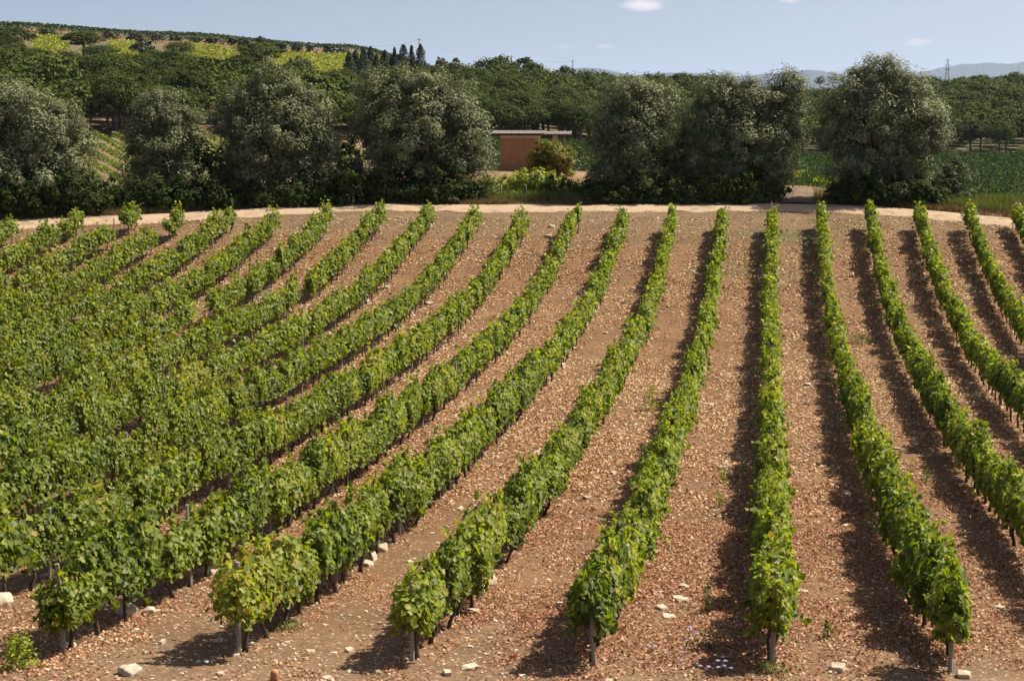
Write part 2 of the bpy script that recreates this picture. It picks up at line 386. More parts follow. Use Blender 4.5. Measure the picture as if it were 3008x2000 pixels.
def mixc(c, b, w): return c * (1 - w[..., None]) + b * w[..., None]
nn = vnoise(gx / 6, gy / 6, 9) * .5 + vnoise(gx / 2.3, gy / 2.3, 11) * .5
col = mixc(col, pale, np.clip((30 - ZZ) / 14 + nn * .4, 0, 1))
col = mixc(col, verge, np.clip((ZZ - 79) / 5 + nn * .5, 0, 1))
col = mixc(col, green, np.clip((nn - .45) * 2.5, 0, .45) * (ZZ > 60))
col = mixc(col, np.array([.26, .16, .09]), np.clip((ZZ - 99) / 6 + nn * .4, 0, 1))
col = mixc(col, wood, np.clip((ZZ - 125) / 20, 0, 1))
col = mixc(col, np.array([.105, .100, .042]), np.clip((ZZ - 262) / 15 + nn * .5, 0, .9))
hl = np.clip((ZZ - 385) / 25 + nn, 0, 1) * (uu < 1400)
col = mixc(col, red, hl * (.6 + .4 * nn).clip(0, 1))
far = np.clip((ZZ - 700) / 800, 0, 1)
col = mixc(col, np.array([.05, .07, .035]), far)
gm = mesh('ground', np.stack([gx, gy, gz], -1).reshape(-1, 3), GF, MAT['ground'], smooth=True, col=col.reshape(-1, 3))
prop(link('ground', gm), kind='structure')

# farm track along the far end of the vine rows, and the path that leaves it between two olives
def strip(name, line, width, mat, lift=0.02, wob=.25):
    line = np.array(line, float)
    t = np.linspace(0, len(line) - 1, 320)
    px = cubic(np.arange(len(line)), line[:, 0], t); py = cubic(np.arange(len(line)), line[:, 1], t)
    tx = np.gradient(px); ty = np.gradient(py); l = np.hypot(tx, ty); nx, ny = -ty / l, tx / l
    off = np.linspace(-1, 1, 11)
    w = width / 2 * (1 + .08 * vnoise(t * 3, t * 0, 5))
    X = px[:, None] + nx[:, None] * off * w[:, None] + vnoise(px[:, None] * 1.5, off[None] * 0 + off * 3, 6) * wob * (np.abs(off) > .9) * nx[:, None]
    Y = py[:, None] + ny[:, None] * off * w[:, None] + vnoise(px[:, None] * 1.5, off[None] * 0 + off * 3, 6) * wob * (np.abs(off) > .9) * ny[:, None]
    Zh = H(X, Y) + lift + .05 * (1 - off ** 2) - .035 * np.exp(-((np.abs(off) - .5) / .16) ** 2)
    Zh[:, 0] -= .05 + lift; Zh[:, -1] -= .05 + lift
    n, m = X.shape; ix = np.arange(n * m).reshape(n, m)
    Fq = np.stack([ix[:-1, :-1], ix[1:, :-1], ix[1:, 1:], ix[:-1, 1:]], -1).reshape(-1, 4)
    return prop(link(name, mesh(name, np.stack([X, Y, Zh], -1).reshape(-1, 3), Fq, mat, smooth=True)), kind='structure')
TRACK = [at(u, z) for u, z in [(-700, 80.5), (-300, 82.3), (0, 83.9), (400, 85.2), (800, 87.0), (1100, 88.2), (1500, 87.9), (2000, 88.0), (2300, 88.2), (2600, 87.2), (2900, 84.9), (3100, 83.4), (3500, 80)]]
strip('track', TRACK, 2.15, MAT['track'], .03)
MAT['path'] = noise_mat('shade-darkened path earth', (.11, .075, .045), (.20, .14, .085), 2.2, .95, .5, dist=.05)  # albedo lowered to paint in the shade of the olives
strip('path', [at(2352, 89.4), at(2350, 92), at(2347, 94), at(2345, 96), at(2344, 97.5)], 2.2, MAT['path'], .045)

def track_z(u): 
    us = [-700, -300, 0, 400, 800, 1100, 1500, 2000, 2300, 2600, 2900, 3100, 3500]; zs = [80.5, 82.3, 83.9, 85.2, 87.0, 88.2, 87.9, 88.0, 88.2, 87.2, 84.9, 83.4, 80]
    return np.interp(u, us, zs)

# ------------------------------------------------------------------ distant mountains
def mountains():
    r = np.random.default_rng(5)
    m = noise_mat('wooded mountain', (.030, .040, .040), (.05, .065, .055), .002, .95, 0)
    for name, D, prof in (('mountain', 15000., [(1200, 285), (1500, 240), (1640, 212), (1700, 202), (1760, 204), (1860, 222), (1960, 214), (2060, 216), (2150, 226), (2200, 224), (2290, 214), (2370, 207), (2420, 210), (2480, 220), (2560, 226), (2700, 226), (2800, 222), (3000, 226), (3300, 245), (3700, 285)]),
                          ('mountain', 17500., [(2300, 290), (2520, 250), (2640, 222), (2740, 206), (2830, 191), (2900, 187), (2960, 189), (3008, 184), (3150, 176), (3350, 190), (3700, 240)])):
        us = np.linspace(prof[0][0], prof[-1][0], 260)
        vs = np.interp(us, [p[0] for p in prof], [p[1] for p in prof]) + vnoise(us / 30, us * 0, 2) * 2 + vnoise(us / 9, us * 0, 3) * .9
        rows = []
        for k, f in enumerate([0, .25, .5, .75, .92, 1.0]):
            Zk = D * (.8 + .2 * f)
            x, y = at(us, Zk)
            top = CZ + (HOR - vs) / F_PX * D * 1.0
            z = -90 + (top + 90) * (f ** 1.3) + (r.normal(size=len(us)) * 6 if 0 < f < 1 else 0)
            rows.append(np.stack([x, y, z], -1))
        x, y = at(us, D * 1.2); rows.append(np.stack([x, y, np.full(len(us), -90.)], -1))
        P = np.array(rows); n, mm = P.shape[:2]; ix = np.arange(n * mm).reshape(n, mm)
        Fq = np.stack([ix[:-1, :-1], ix[:-1, 1:], ix[1:, 1:], ix[1:, :-1]], -1).reshape(-1, 4)
        prop(link(name, mesh(name, P.reshape(-1, 3), Fq, m, smooth=True)), kind='structure')
mountains()

# ------------------------------------------------------------------ vines
ROW, OFF = 2.5, 0.22
ORD = ['zeroth', 'first', 'second', 'third', 'fourth', 'fifth', 'sixth', 'seventh', 'eighth', 'ninth', 'tenth', 'eleventh', 'twelfth', 'thirteenth', 'fourteenth', 'fifteenth', 'sixteenth', 'seventeenth', 'eighteenth', 'nineteenth', 'twentieth']
TENS = {20: 'twenty', 30: 'thirty', 40: 'forty', 50: 'fifty', 60: 'sixty'}
def ordw(n):
    if n <= 20: return ORD[n]
    a, b = n // 10 * 10, n % 10
    return TENS[a] + '-' + ORD[b] if b else {30: 'thirtieth', 40: 'fortieth', 50: 'fiftieth', 60: 'sixtieth'}[a]
def vine_cloud(r, n, tpl, size, tall=1.0, wide=1.0, yellow=0.0, sparse=1.0, low=0.56, length=.56):
    n = int(n * sparse)
    # leaves sit mostly on the skin of a hedge-shaped section, bulging around a few shoots
    nb = 7
    bc = np.stack([r.uniform(-length, length, nb), r.uniform(-.12, .12, nb) * wide, r.uniform(.72, 1.22, nb) * tall], 1)
    br = np.stack([r.uniform(.2, .34, nb), r.uniform(.20, .30, nb) * wide, r.uniform(.26, .42, nb)], 1)
    k = r.integers(0, nb, n)
    d = nrm(r.normal(size=(n, 3))); rr = r.uniform(.55, 1.08, n)[:, None]
    P = bc[k] + d * br[k] * rr
    h = n // 2
    a = r.uniform(0, 1, h)
    P[:h, 0] = r.uniform(-length, length, h)
    zz = r.uniform(low, 1.42 * tall, h)
    side = r.choice([-1, 1], h)
    wz = (.27 - .10 * ((zz - .85) / .6) ** 2) * wide
    P[:h, 1] = side * wz * r.uniform(.55, 1.15, h); P[:h, 2] = zz
    d[:h] = np.stack([r.normal(size=h) * .35, side * 1.0, np.full(h, .15)], 1)
    # shoots poking out of the top and a few hanging ones
    ns = max(2, int(6 * sparse)); per = max(3, n // 70)
    SP, SD = [], []
    for _ in range(ns):
        b0 = np.array([r.uniform(-length, length), r.uniform(-.1, .1) * wide, r.uniform(1.3, 1.45) * tall]); dr = nrm(np.array([r.normal() * .5, r.normal() * .6, .8]))
        tt = np.linspace(0, r.uniform(.15, .42), per)[:, None]; SP.append(b0 + dr * tt + r.normal(size=(per, 3)) * .03); SD.append(r.normal(size=(per, 3)))
    for _ in range(2):
        s = r.choice([-1, 1]); b0 = np.array([r.uniform(-length, length), s * .25 * wide, r.uniform(.7, 1.1)]); dr = nrm(np.array([r.normal() * .3, s * .7, -.5]))
        tt = np.linspace(0, r.uniform(.15, .4), per)[:, None]; SP.append(b0 + dr * tt + r.normal(size=(per, 3)) * .03); SD.append(r.normal(size=(per, 3)))
    P = np.concatenate([P] + SP); d = np.concatenate([d] + SD)
    ok = P[:, 2] > .22; P, d = P[ok], d[ok]; n = len(P)
    Nn = nrm(d * .8 + np.array([0, 0, .55]) + r.normal(size=(n, 3)) * .38)
    s = size * r.uniform(.65, 1.2, n)
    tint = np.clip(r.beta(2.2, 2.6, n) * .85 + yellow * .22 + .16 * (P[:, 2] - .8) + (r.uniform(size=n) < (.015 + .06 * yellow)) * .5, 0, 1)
    return leaves(P, Nn, s, tpl, r, tint, down=(0, 0, -.9))
VAR = []   # (adjective, mesh)
specs = [('bushy', 1.05, 1.2, 0, 1.1), ('leafy', 1.0, 1.0, 0, 1.0), ('tall', 1.14, .95, 0, 1.0), ('low', .88, 1.05, 0, .95), ('slim', 1.0, .8, 0, .8),
         ('yellow-tinged', 1.0, 1.0, 1.0, .95), ('full', 1.06, 1.1, 0, 1.15), ('leafy', .97, 1.05, .2, 1.0), ('tall', 1.12, 1.05, .1, 1.1), ('bushy', 1.0, 1.25, .1, 1.1),
         ('thin', .95, .85, .4, .7), ('leafy', 1.03, .95, 0, 1.05), ('yellow-tinged', .96, 1.1, .7, 1.0), ('full', 1.1, 1.0, 0, 1.1)]
for i, (adj, tl, wd, ye, sp) in enumerate(specs):
    r = np.random.default_rng(100 + i)
    V, Fq, T = vine_cloud(r, 860, LEAF, .100, tl, wd, ye, sp)
    VAR.append((adj, mesh('vine_foliage', V, Fq, MAT['vine'], T)))
TRK = []
for i in range(8):
    r = np.random.default_rng(200 + i)
    lx, ly = r.normal() * .10, r.normal() * .07
    pts = [(0, 0, -.06), (lx * .3 + r.normal() * .02, ly * .4, .14), (lx * .9 + r.normal() * .03, ly + r.normal() * .03, .32), (lx * 1.1 + r.normal() * .03, ly * .7, .5), (lx * .7, 0, .66)]
    tb = [(pts, [.05, .038, .033, .036, .045], 7, .22)]
    for s in (-1, 1):
        tb.append(([(lx * .7, 0, .62), (lx * .7 + s * .16, .02, .72), (lx * .7 + s * .42, 0, .76)], [.032, .022, .014], 5, .2))
    for _ in range(3):
        x0 = lx * .7 + r.uniform(-.35, .35); tb.append(([(x0, 0, .74), (x0 + r.normal() * .06, r.normal() * .06, 1.05), (x0 + r.normal() * .1, r.normal() * .12, 1.35)], [.009, .007, .005], 4, 0))
    TRK.append(tube_mesh('vine_trunk', tb, MAT['bark'], r))
def row_name(k):
    if -4 <= k <= 1: return 'of the %s row along the bottom' % ORD[k + 5]
    if k < -4: return 'of the %s row up the left edge' % ORD[-k - 4]
    return 'of the %s row up the right edge' % ORD[k - 1]
def far_end(k):
    x = ROW * k + OFF
    zc = {-15: 80.2, -14: 81.5, -13: 83.0, -12: 82.0}.get(k, 82.6 + (.3 if k > 0 else 0))
    return (zc - x * FH[0]) / FH[1]
STARTS = {k: float(ground_at(u, v)[1]) for k, (u, v) in {-4: (182, 1913), -3: (695, 1919), -2: (1192, 1938), -1: (1743, 1950), 0: (2265, 1951), 1: (2789, 1975)}.items()}
print('STARTS', STARTS)
plants = []
r = np.random.default_rng(11)
for k in range(-19, 8):
    x = ROW * k + OFF
    y = STARTS.get(k, 20.7) + .12; ye = far_end(k)
    n = 0
    while y < ye:
        jx = r.normal() * .04
        X, Y = x + jx, y
        z = float(H(X, Y))
        u, v = proj(X, Y, z + .8)
        plants.append(dict(k=k, x=X, y=Y, z=z, u=u, v=v, Z=float(zdep(X, Y)), first=(n == 0)))
        n += 1
        y += r.uniform(.86, 1.04)
gaps = [ (-9, 60), (-9, 61), (-12, 75.5), (-13, 76.0), (-14, 74.6), (-8, 66.5)]
def gap(p):
    return any(p['k'] == g[0] and abs(p['y'] - g[1]) < .5 for g in gaps) or (p['k'] < -6 and p['Z'] > 62 and r.uniform() < .05)
plants = [p for p in plants if not gap(p) and -420 < p['u'] < 3500]
vis = [p for p in plants if 15 < p['u'] < 2995 and p['v'] < 1990]
vis.sort(key=lambda p: p['Z'])
chosen = vis[:300]
ids = set(id(p) for p in chosen)
byrow = {}
for p in chosen: byrow.setdefault(p['k'], []).append(p)
for k in sorted(byrow):
    for i, p in enumerate(sorted(byrow[k], key=lambda q: q['y'])):
        vi = int(r.integers(0, len(VAR))); adj, me = VAR[vi]
        if p['k'] == -8: pass
        origin = 'near end' if -4 <= k <= 1 else ('left edge' if k < -4 else 'right edge')
        lab = '%s grape vine, %s from the %s, %s' % (adj, ordw(i + 1), origin, row_name(k))
        lab = lab.replace(', of', ' of')
        t = empty('grape_vine', (p['x'], p['y'], p['z']), lab, 'grape vine', 'grape vines planted along the rows of the near field')
        t.rotation_euler = (r.normal() * .02, r.normal() * .03, math.pi / 2 + (math.pi if r.uniform() < .5 else 0) + r.normal() * .06)
        sz = r.choice([r.uniform(.74, .86), r.uniform(.84, 1.04), r.uniform(.88, 1.0)])
        if p['first'] and k <= 1: sz *= 1.08
        t.scale = (1.0, r.uniform(.74, .98), sz)
        link('trunk', TRK[int(r.integers(0, 8))], t)
        link('foliage', me, t)
# the rest of the vines, beyond the three hundred nearest, as one mass
parts, tparts = [], []
for p in plants:
    if id(p) in ids: continue
    adj, tl, wd, ye = specs[int(r.integers(0, len(specs)))][0], *specs[int(r.integers(0, len(specs)))][1:4]
    V, Fq, T = vine_cloud(r, 430, QUAD, .15, tl * r.uniform(.76, 1.0), wd * r.uniform(.65, .85), ye * .5, r.choice([1, 1, 1, .8, .6]))
    V = np.stack([-V[:, 1], V[:, 0], V[:, 2]], 1) + (p['x'], p['y'], p['z'])
    parts.append((V, Fq, T))
    lx = r.normal() * .06
    q, tri = tube([(0, 0, -.05), (lx, lx, .3), (lx, 0, .7)], [.035, .026, .026], 5)
    tparts.append((q[0][0] + (p['x'], p['y'], p['z']), q[0][1]))
V, Fq, T = join(parts)
me = mesh('vines', V, Fq, MAT['vine'], T)
V2, F2, _ = join(tparts)
# trunks share the object as a second material
me2V = np.concatenate([V, V2]); 
mev = mesh('vines', me2V, Fq + [F2[0] + len(V)], MAT['vine'], np.concatenate([T, np.zeros(len(F2[0]))]))
mev.materials.append(MAT['bark'])
mi = np.zeros(len(mev.polygons), np.int32); mi[-len(F2[0]):] = 1; mev.polygons.foreach_set('material_index', mi)
bpy.data.meshes.remove(me)
prop(link('vines', mev), 'far grape vines in dense green rows running up to the sandy track', 'vines', kind='stuff')

# stakes
r = np.random.default_rng(21)
smesh = []
for i in range(4):
    lean = r.normal() * .03
    smesh.append(tube_mesh('stake', [([(0, 0, -.15), (lean * .5, 0, .8), (lean, lean * .4, 1.3 + r.uniform(-.05, .12))], [.036, .034, .030], 6, .08)], MAT['stake'], r, smooth=False))
ends = tube_mesh('stake', [([(0, 0, -.15), (.01, 0, .8), (.02, .02, 1.28)], [.036, .034, .030], 7, .08)], MAT['stake'], r, smooth=False)
for k in range(-17, 7):
    y = STARTS.get(k, 20.7) - .05; i = 0; ye = far_end(k); x = ROW * k + OFF
    while y < ye + .3:
        z = float(H(x, y)); u, v = proj(x, y, z + .5)
        if 5 < u < 3003 and v < 2010:
            i += 1
            origin = 'near end' if -4 <= k <= 1 else ('left edge' if k < -4 else 'right edge')
            lab = ('grey wooden stake %s from the %s %s' % (ordw(i), origin, row_name(k)))
            o = link('vine_stake', ends if (i == 1 and -4 <= k <= 1) else smesh[int(r.integers(0, 4))])
            prop(o, lab, 'stake', 'wooden stakes holding up the vine rows')
            o.location = (x + r.normal() * .03, y, z); o.rotation_euler = (r.normal() * .03, r.normal() * .04, r.uniform(0, 6)); o.scale = (1, 1, r.uniform(.93, 1.1))
        y += r.uniform(4.3, 5.2)

# ------------------------------------------------------------------ leaf litter, pebbles, weeds
def field_points(n, zlo, zhi, r, bias=1.0):
    Z = zlo + (zhi - zlo) * r.uniform(size=n) ** bias
    X = r.uniform(-.36, .36, n) * Z * 1.0
    x = X * RH[0] + Z * FH[0]; y = X * RH[1] + Z * FH[1]
    return x, y, Z
r = np.random.default_rng(31)
parts = []
for n, a, b, s, tpl in ((160000, 17.5, 34, .047, QUAD), (180000, 34, 60, .072, QUAD), (130000, 60, 85.5, .088, QUAD)):
    x, y, Z = field_points(n, a, b, r, .8)
    g = vnoise(x / 1.6, y / 3.2, 41) + .6 * vnoise(x / .5, y / .8, 42)
    across = np.abs(((x - OFF) / ROW) % 1 - .5) * 2      # 0 mid-alley, 1 at the vines
    big = vnoise(x / 5, y / 9, 44)
    keep = (g * .5 + .54 + .2 * big - .26 * np.exp(-((across - .5) / .16) ** 2) + .12 * across + np.clip((Z - 22) / 10, -.45, .12)) > r.uniform(.15, 1.05, n)
    keep &= (y > 19) | (r.uniform(size=n) < .35)
    keep &= (Z < 80) | (r.uniform(size=n) < .45)
    x, y, Z = x[keep], y[keep], Z[keep]; n = len(x)
    P = np.stack([x, y, H(x, y) + .026], 1)
    Nn = np.stack([r.normal(size=n) * .6, r.normal(size=n) * .6, np.ones(n)], 1)
    warm = np.clip((Z - 30) / 20, 0, 1)
    tint = np.clip(r.beta(2, 2.2, n) * (.85) + .22 * warm + .1 * vnoise(x / 3, y / 3, 43), 0, 1)
    parts.append(leaves(P, Nn, s * r.uniform(.6, 1.35, n), tpl, r, tint))
V, Fq, T = join(parts)
prop(link('leaf_litter', mesh('leaf_litter', V, Fq, MAT['dryleaf'], T)), 'dry reddish and straw coloured fallen leaves covering the soil between the rows', 'fallen leaves', kind='stuff')
def rock_verts(r, n=1):
    T = np.array([(x, y, z) for x in (-1, 1) for y in (-1, 1) for z in (-1, 1)], float)
    T = np.concatenate([T, np.array([(1.25, 0, 0), (-1.25, 0, 0), (0, 1.25, 0), (0, -1.25, 0), (0, 0, 1.2), (0, 0, -1.2)])])
    quads = [((4, 6, 7, 5), 8), ((0, 1, 3, 2), 9), ((2, 3, 7, 6), 10), ((0, 4, 5, 1), 11), ((1, 5, 7, 3), 12), ((0, 2, 6, 4), 13)]
    Fc = [[q[i], q[(i + 1) % 4], c] for q, c in quads for i in range(4)]
    return T * .5, np.array(Fc)
RT, RF = rock_verts(r)
def pebbles(x, y, s, r, sink=.25):
    n = len(x)
    V = RT[None] * (1 + r.uniform(-.3, .3, (n, len(RT), 3)))
    V = V * np.stack([s * r.uniform(.8, 1.5, n), s * r.uniform(.7, 1.2, n), s * r.uniform(.4, .8, n)], 1)[:, None]
    a = r.uniform(0, 6.28, n); c, sn = np.cos(a)[:, None], np.sin(a)[:, None]
    V = np.stack([V[..., 0] * c - V[..., 1] * sn, V[..., 0] * sn + V[..., 1] * c, V[..., 2]], -1)
    V += np.stack([x, y, H(x, y) + s * sink * .4], 1)[:, None]
    return V.reshape(-1, 3), (RF[None] + (np.arange(n) * len(RT))[:, None, None]).reshape(-1, 3), np.zeros(n * len(RF))
parts = []
for n, a, b, s in ((6500, 17.5, 34, .018), (4000, 34, 60, .028), (2000, 60, 90, .045)):
    x, y, Z = field_points(n, a, b, r, .8)
    parts.append(pebbles(x, y, s * r.lognormal(0, .6, n), r))
V, Fq, T = join(parts)
prop(link('pebbles', mesh('pebbles', V, Fq, MAT['stone'])), 'small pale limestone pebbles strewn over the vineyard soil', 'pebbles', kind='stuff')
# larger stones one by one
STONES = [(1113, 1612, .30, 'big buff boulder'), (1085, 1645, .24, 'flat pale stone below the big boulder'), (1078, 1662, .17, 'small pale stone under the flat one'),
          (374, 1806, .30, 'round white boulder'), (200, 1902, .13, 'small white stone'), (437, 1800, .14, 'small grey stone'), (3, 1776, .26, 'white boulder'),
          (382, 1978, .20, 'flat cream stone'), (1436, 1716, .24, 'flat brown stone'), (1400, 1740, .2, 'pale angular stone'), (1345, 1776, .22, 'grey flaky stone'),
          (1468, 1648, .15, 'yellowish stone'), (1330, 1812, .15, 'small pale stone'), (938, 697, .32, 'white angular rock'), (1262, 665, .22, 'white rock'), (620, 1690, .22, 'buff stone'),
          (1620, 668, .25, 'white rock'), (1260, 895, .22, 'white rock'), (2830, 1990, .16, 'cream rock'), (2462, 1973, .18, 'cream rock'), (2008, 1728, .13, 'pale stone')]
WHERE = ['under the third vine row from the bottom left', 'beside the third vine row from bottom left', 'beside the third vine row, nearest the soil gap', 'under the leftmost row at lower left',
         'at the foot of the bottom left row end', 'just right of the round white boulder', 'at the very left edge near the bottom', 'on bare ground at the bottom left', 'right of the third row along the bottom',
         'between vines of the third bottom row', 'in front of trunks of the third bottom row', 'in the alley right of the third bottom row', 'at the foot of the third bottom row',
         'in the upper left alley near the track', 'in the alley below the fourth olive tree', 'by the lone stake in the lower left row', 'near the track below the brick hut', 'in the alley halfway up left of centre',
         'at the bottom right corner', 'at the bottom between the last two rows', 'between the two bottom centre rows']
for i, ((u, v, s, lab), wh) in enumerate(zip(STONES, WHERE)):
    x, y = ground_at(u, v)
    rr = np.random.default_rng(60 + i)
    bm_V = RT * (1 + rr.uniform(-.34, .30, RT.shape)) * (s * 1.3, s, s * .75)
    me = mesh('stone', bm_V, RF, MAT['stone'])
    o = prop(link('stone', me), (lab + ' ' + wh), 'stone', 'larger limestone pieces lying in the vineyard')
    o.location = (x, y, float(H(x, y)) + s * .15); o.rotation_euler[2] = rr.uniform(0, 6)
    mod = o.modifiers.new('edge', 'BEVEL'); mod.width = s * .07; mod.segments = 2; mod.limit_method = 'NONE'
# weeds
def weed(u, v, hgt, wid, n, mat, lab, cat='weed', leaf=.05):
    x, y = ground_at(u, v); rr = np.random.default_rng(int(u + v))
    th = rr.uniform(0, 6.28, n); q = rr.uniform(0, 1, n) ** .6; z = rr.uniform(.03, 1, n) * hgt
    P = np.stack([np.cos(th) * q * wid * (1 - .5 * z / hgt), np.sin(th) * q * wid * (1 - .5 * z / hgt), z], 1)
    V, Fq, T = leaves(P, rr.normal(size=(n, 3)) + (0, 0, .7), leaf * rr.uniform(.6, 1.3, n), BLADE(.3), rr, rr.uniform(0, 1, n))
    t = empty('weed', (x, y, float(H(x, y))), lab, cat)
    link('leaves', mesh('leaves', V, Fq, MAT[mat], T), t)
    link('stem', tube_mesh('stem', [([(0, 0, -.03), (.02, .01, hgt * .5), (.0, .03, hgt * .9)], [.008, .006, .003], 5), ([(0, 0, -.03), (wid * .3, wid * .2, hgt * .7)], [.006, .003], 4), ([(0, 0, -.03), (-wid * .3, wid * .1, hgt * .65)], [.006, .003], 4)], MAT['greengrass']), t)
weed(1912, 1205, .75, .32, 420, 'bright', 'tall yellow-green weed left of the fourth row along the bottom, halfway up', leaf=.06)
weed(2076, 1800, .5, .13, 160, 'greengrass', 'slim green weed in the shade band below the centre, between two rows')
weed(2122, 1420, .45, .15, 170, 'bright', 'yellow-green weed in the shadow strip left of the straight row')
weed(2113, 1490, .35, .12, 120, 'bright', 'small yellow weed just below another in the shadow strip')
weed(2720, 1420, .35, .2, 150, 'greengrass', 'low green weed between the two rightmost bottom rows')
weed(2062, 1118, .22, .45, 190, 'greengrass', 'low green patch of weed left of the straight row, mid field')
weed(2527, 1008, .35, .6, 420, 'greengrass', 'wide green weed in the alley right of the straight row', leaf=.06)
weed(64, 1965, .48, .32, 330, 'bright', 'yellow-green seedling bush in the bottom left corner', leaf=.07)
weed(836, 1850, .12, .38, 330, 'greengrass', 'flat bright green weed patch right of the second bottom row end', leaf=.04)
weed(2082, 1905, .3, .3, 160, 'straw', 'dry wispy weed at the bottom below the centre')
weed(2428, 1880, .35, .12, 110, 'greengrass', 'thin weed on the pale alley near the bottom right')
weed(2265, 1978, .16, .3, 240, 'greengrass', 'green tuft at the foot of the straight row end post')
weed(1530, 1600, .1, .3, 160, 'greengrass', 'small flat weed beside the third row along the bottom', leaf=.04)
weed(2700, 1560, .3, .1, 90, 'greengrass', 'thin upright weed between the two right bottom rows')
# pale chicory flowers at the bottom
MAT['petal'] = leaf_mat('pale violet petal', [(0, (.30, .24, .42)), (1, (.50, .44, .62))], .2, .6, .2, 1, 0)
for i, (u, v, w) in enumerate([(2118, 1982, 'largest clump of pale violet flowers at the bottom centre right'), (2010, 1900, 'small pale violet flowers left of the straight row shadow'), (1952, 1950, 'few pale violet flowers near the bottom, left of the largest clump')]):
    x, y = ground_at(u, v); rr = np.random.default_rng(80 + i)
    t = empty('wildflower', (x, y, float(H(x, y))), w, 'wildflower')
    n = 26; st = []
    heads = []
    for _ in range(8 if i == 0 else 5):
        hx, hy, hz = rr.normal() * .14, rr.normal() * .12, rr.uniform(.12, .3)
        st.append(([(hx * .3, hy * .3, -.02), (hx, hy, hz)], [.005, .003], 4))
        a = np.linspace(0, 6.28, 9)[:-1]
        heads.append(np.stack([hx + .018 * np.cos(a), hy + .018 * np.sin(a), np.full(8, hz)], 1))
    for P in heads:
        V, Fq, T = leaves(P, np.array([[0, -.3, 1.]]) + rr.normal(size=(len(P), 3)) * .3, np.full(len(P), .034), BLADE(.35), rr, rr.uniform(0, 1, len(P)))
        link('flower_head', mesh('flower_head', V, Fq, MAT['petal'], T), t)
    link('stem', tube_mesh('stem', st, MAT['greengrass']), t)
x, y = ground_at(806, 1999)
MAT['cutwood'] = noise_mat('orange cut wood', (.30, .13, .06), (.48, .24, .12), 20, .8, .3)
o = link('wooden_peg', tube_mesh('wooden_peg', [([(0, 0, -.1), (.005, 0, .12), (.01, 0, .15)], [.06, .057, .045], 8, .08)], MAT['cutwood'], np.random.default_rng(1)))
o.location = (x, y, float(H(x, y))); prop(o, 'short orange brown wooden peg at the bottom edge left of centre', 'peg')

# grass
def grass(name, x, y, hgt, wid, mat, lab, cat, r, lean=.35):
    n = len(x)
    hz = hgt * r.uniform(.4, 1.2, n)
    B = np.stack([x, y, H(x, y) - .02], 1)
    a = r.uniform(0, 6.28, n); w = wid * r.uniform(.6, 1.3, n)
    sx = np.stack([np.cos(a), np.sin(a), np.zeros(n)], 1) * w[:, None]
    tip = B + np.stack([r.normal(size=n) * lean * hz, r.normal(size=n) * lean * hz, hz], 1)
    V = np.stack([B - sx, B + sx, tip], 1).reshape(-1, 3)
    Fq = np.arange(3 * n).reshape(-1, 3)
    return prop(link(name, mesh(name, V, Fq, MAT[mat], r.uniform(0, 1, n))), lab, cat, kind='stuff')
r = np.random.default_rng(51)
n = 90000
u = r.uniform(-150, 3200, n); dz = 1.25 + r.exponential(2.4, n); Z = track_z(u) + dz
x, y = at(u, Z)
keep = ((np.abs(u - 2350) > 50) | (Z > 97)) & (vnoise(x / 1.5, y / 1.5, 77) > r.uniform(-1.1, .9, n)) & (Z < 112)
grass('dry_grass', x[keep], y[keep], .34, .022, 'straw', 'dry straw coloured grass on the bank behind the sandy track', 'dry grass', r)
n = 50000
u = np.concatenate([r.uniform(2620, 3300, n // 2), r.uniform(1380, 1800, n // 4), r.uniform(-100, 3200, n // 4)]); Z = track_z(u) + 2.2 + r.exponential(3.2, len(u))
x, y = at(u, Z); keep = ((np.abs(u - 2350) > 50) | (Z > 97)) & (vnoise(x / 1.2, y / 1.2, 78) > r.uniform(-.9, .9, len(u))) & (Z < 110)
grass('green_grass', x[keep], y[keep], .48, .025, 'greengrass', 'green weedy grass behind the track among the straw', 'grass', r)
n = 9000
u = r.uniform(-150, 3200, n); Z = track_z(u) + r.choice([-1.25, 1.2, 0.0], n, p=[.6, .25, .15]) + r.normal(size=n) * .22
x, y = at(u, Z); keep = vnoise(x / 1.1, y / 1.1, 79) > r.uniform(-.3, .8, n)
grass('track_verge_grass', x[keep], y[keep], .11, .016, 'straw', 'low dry tufts along the edges and crown of the sandy track', 'dry grass', r)
n = 60000
x, y, Z = field_points(n, 18, 86, r, .8)
g = vnoise(x / 1.3, y / 2.1, 90) + .7 * vnoise(x / .45, y / .45, 91)
keep = g + np.clip((Z - 70) / 18, 0, .5) > r.uniform(.6, 1.3, n)
grass('field_grass', x[keep], y[keep], .12, .010, 'greengrass', 'sparse short green grass growing in the vineyard alleys', 'grass', r)

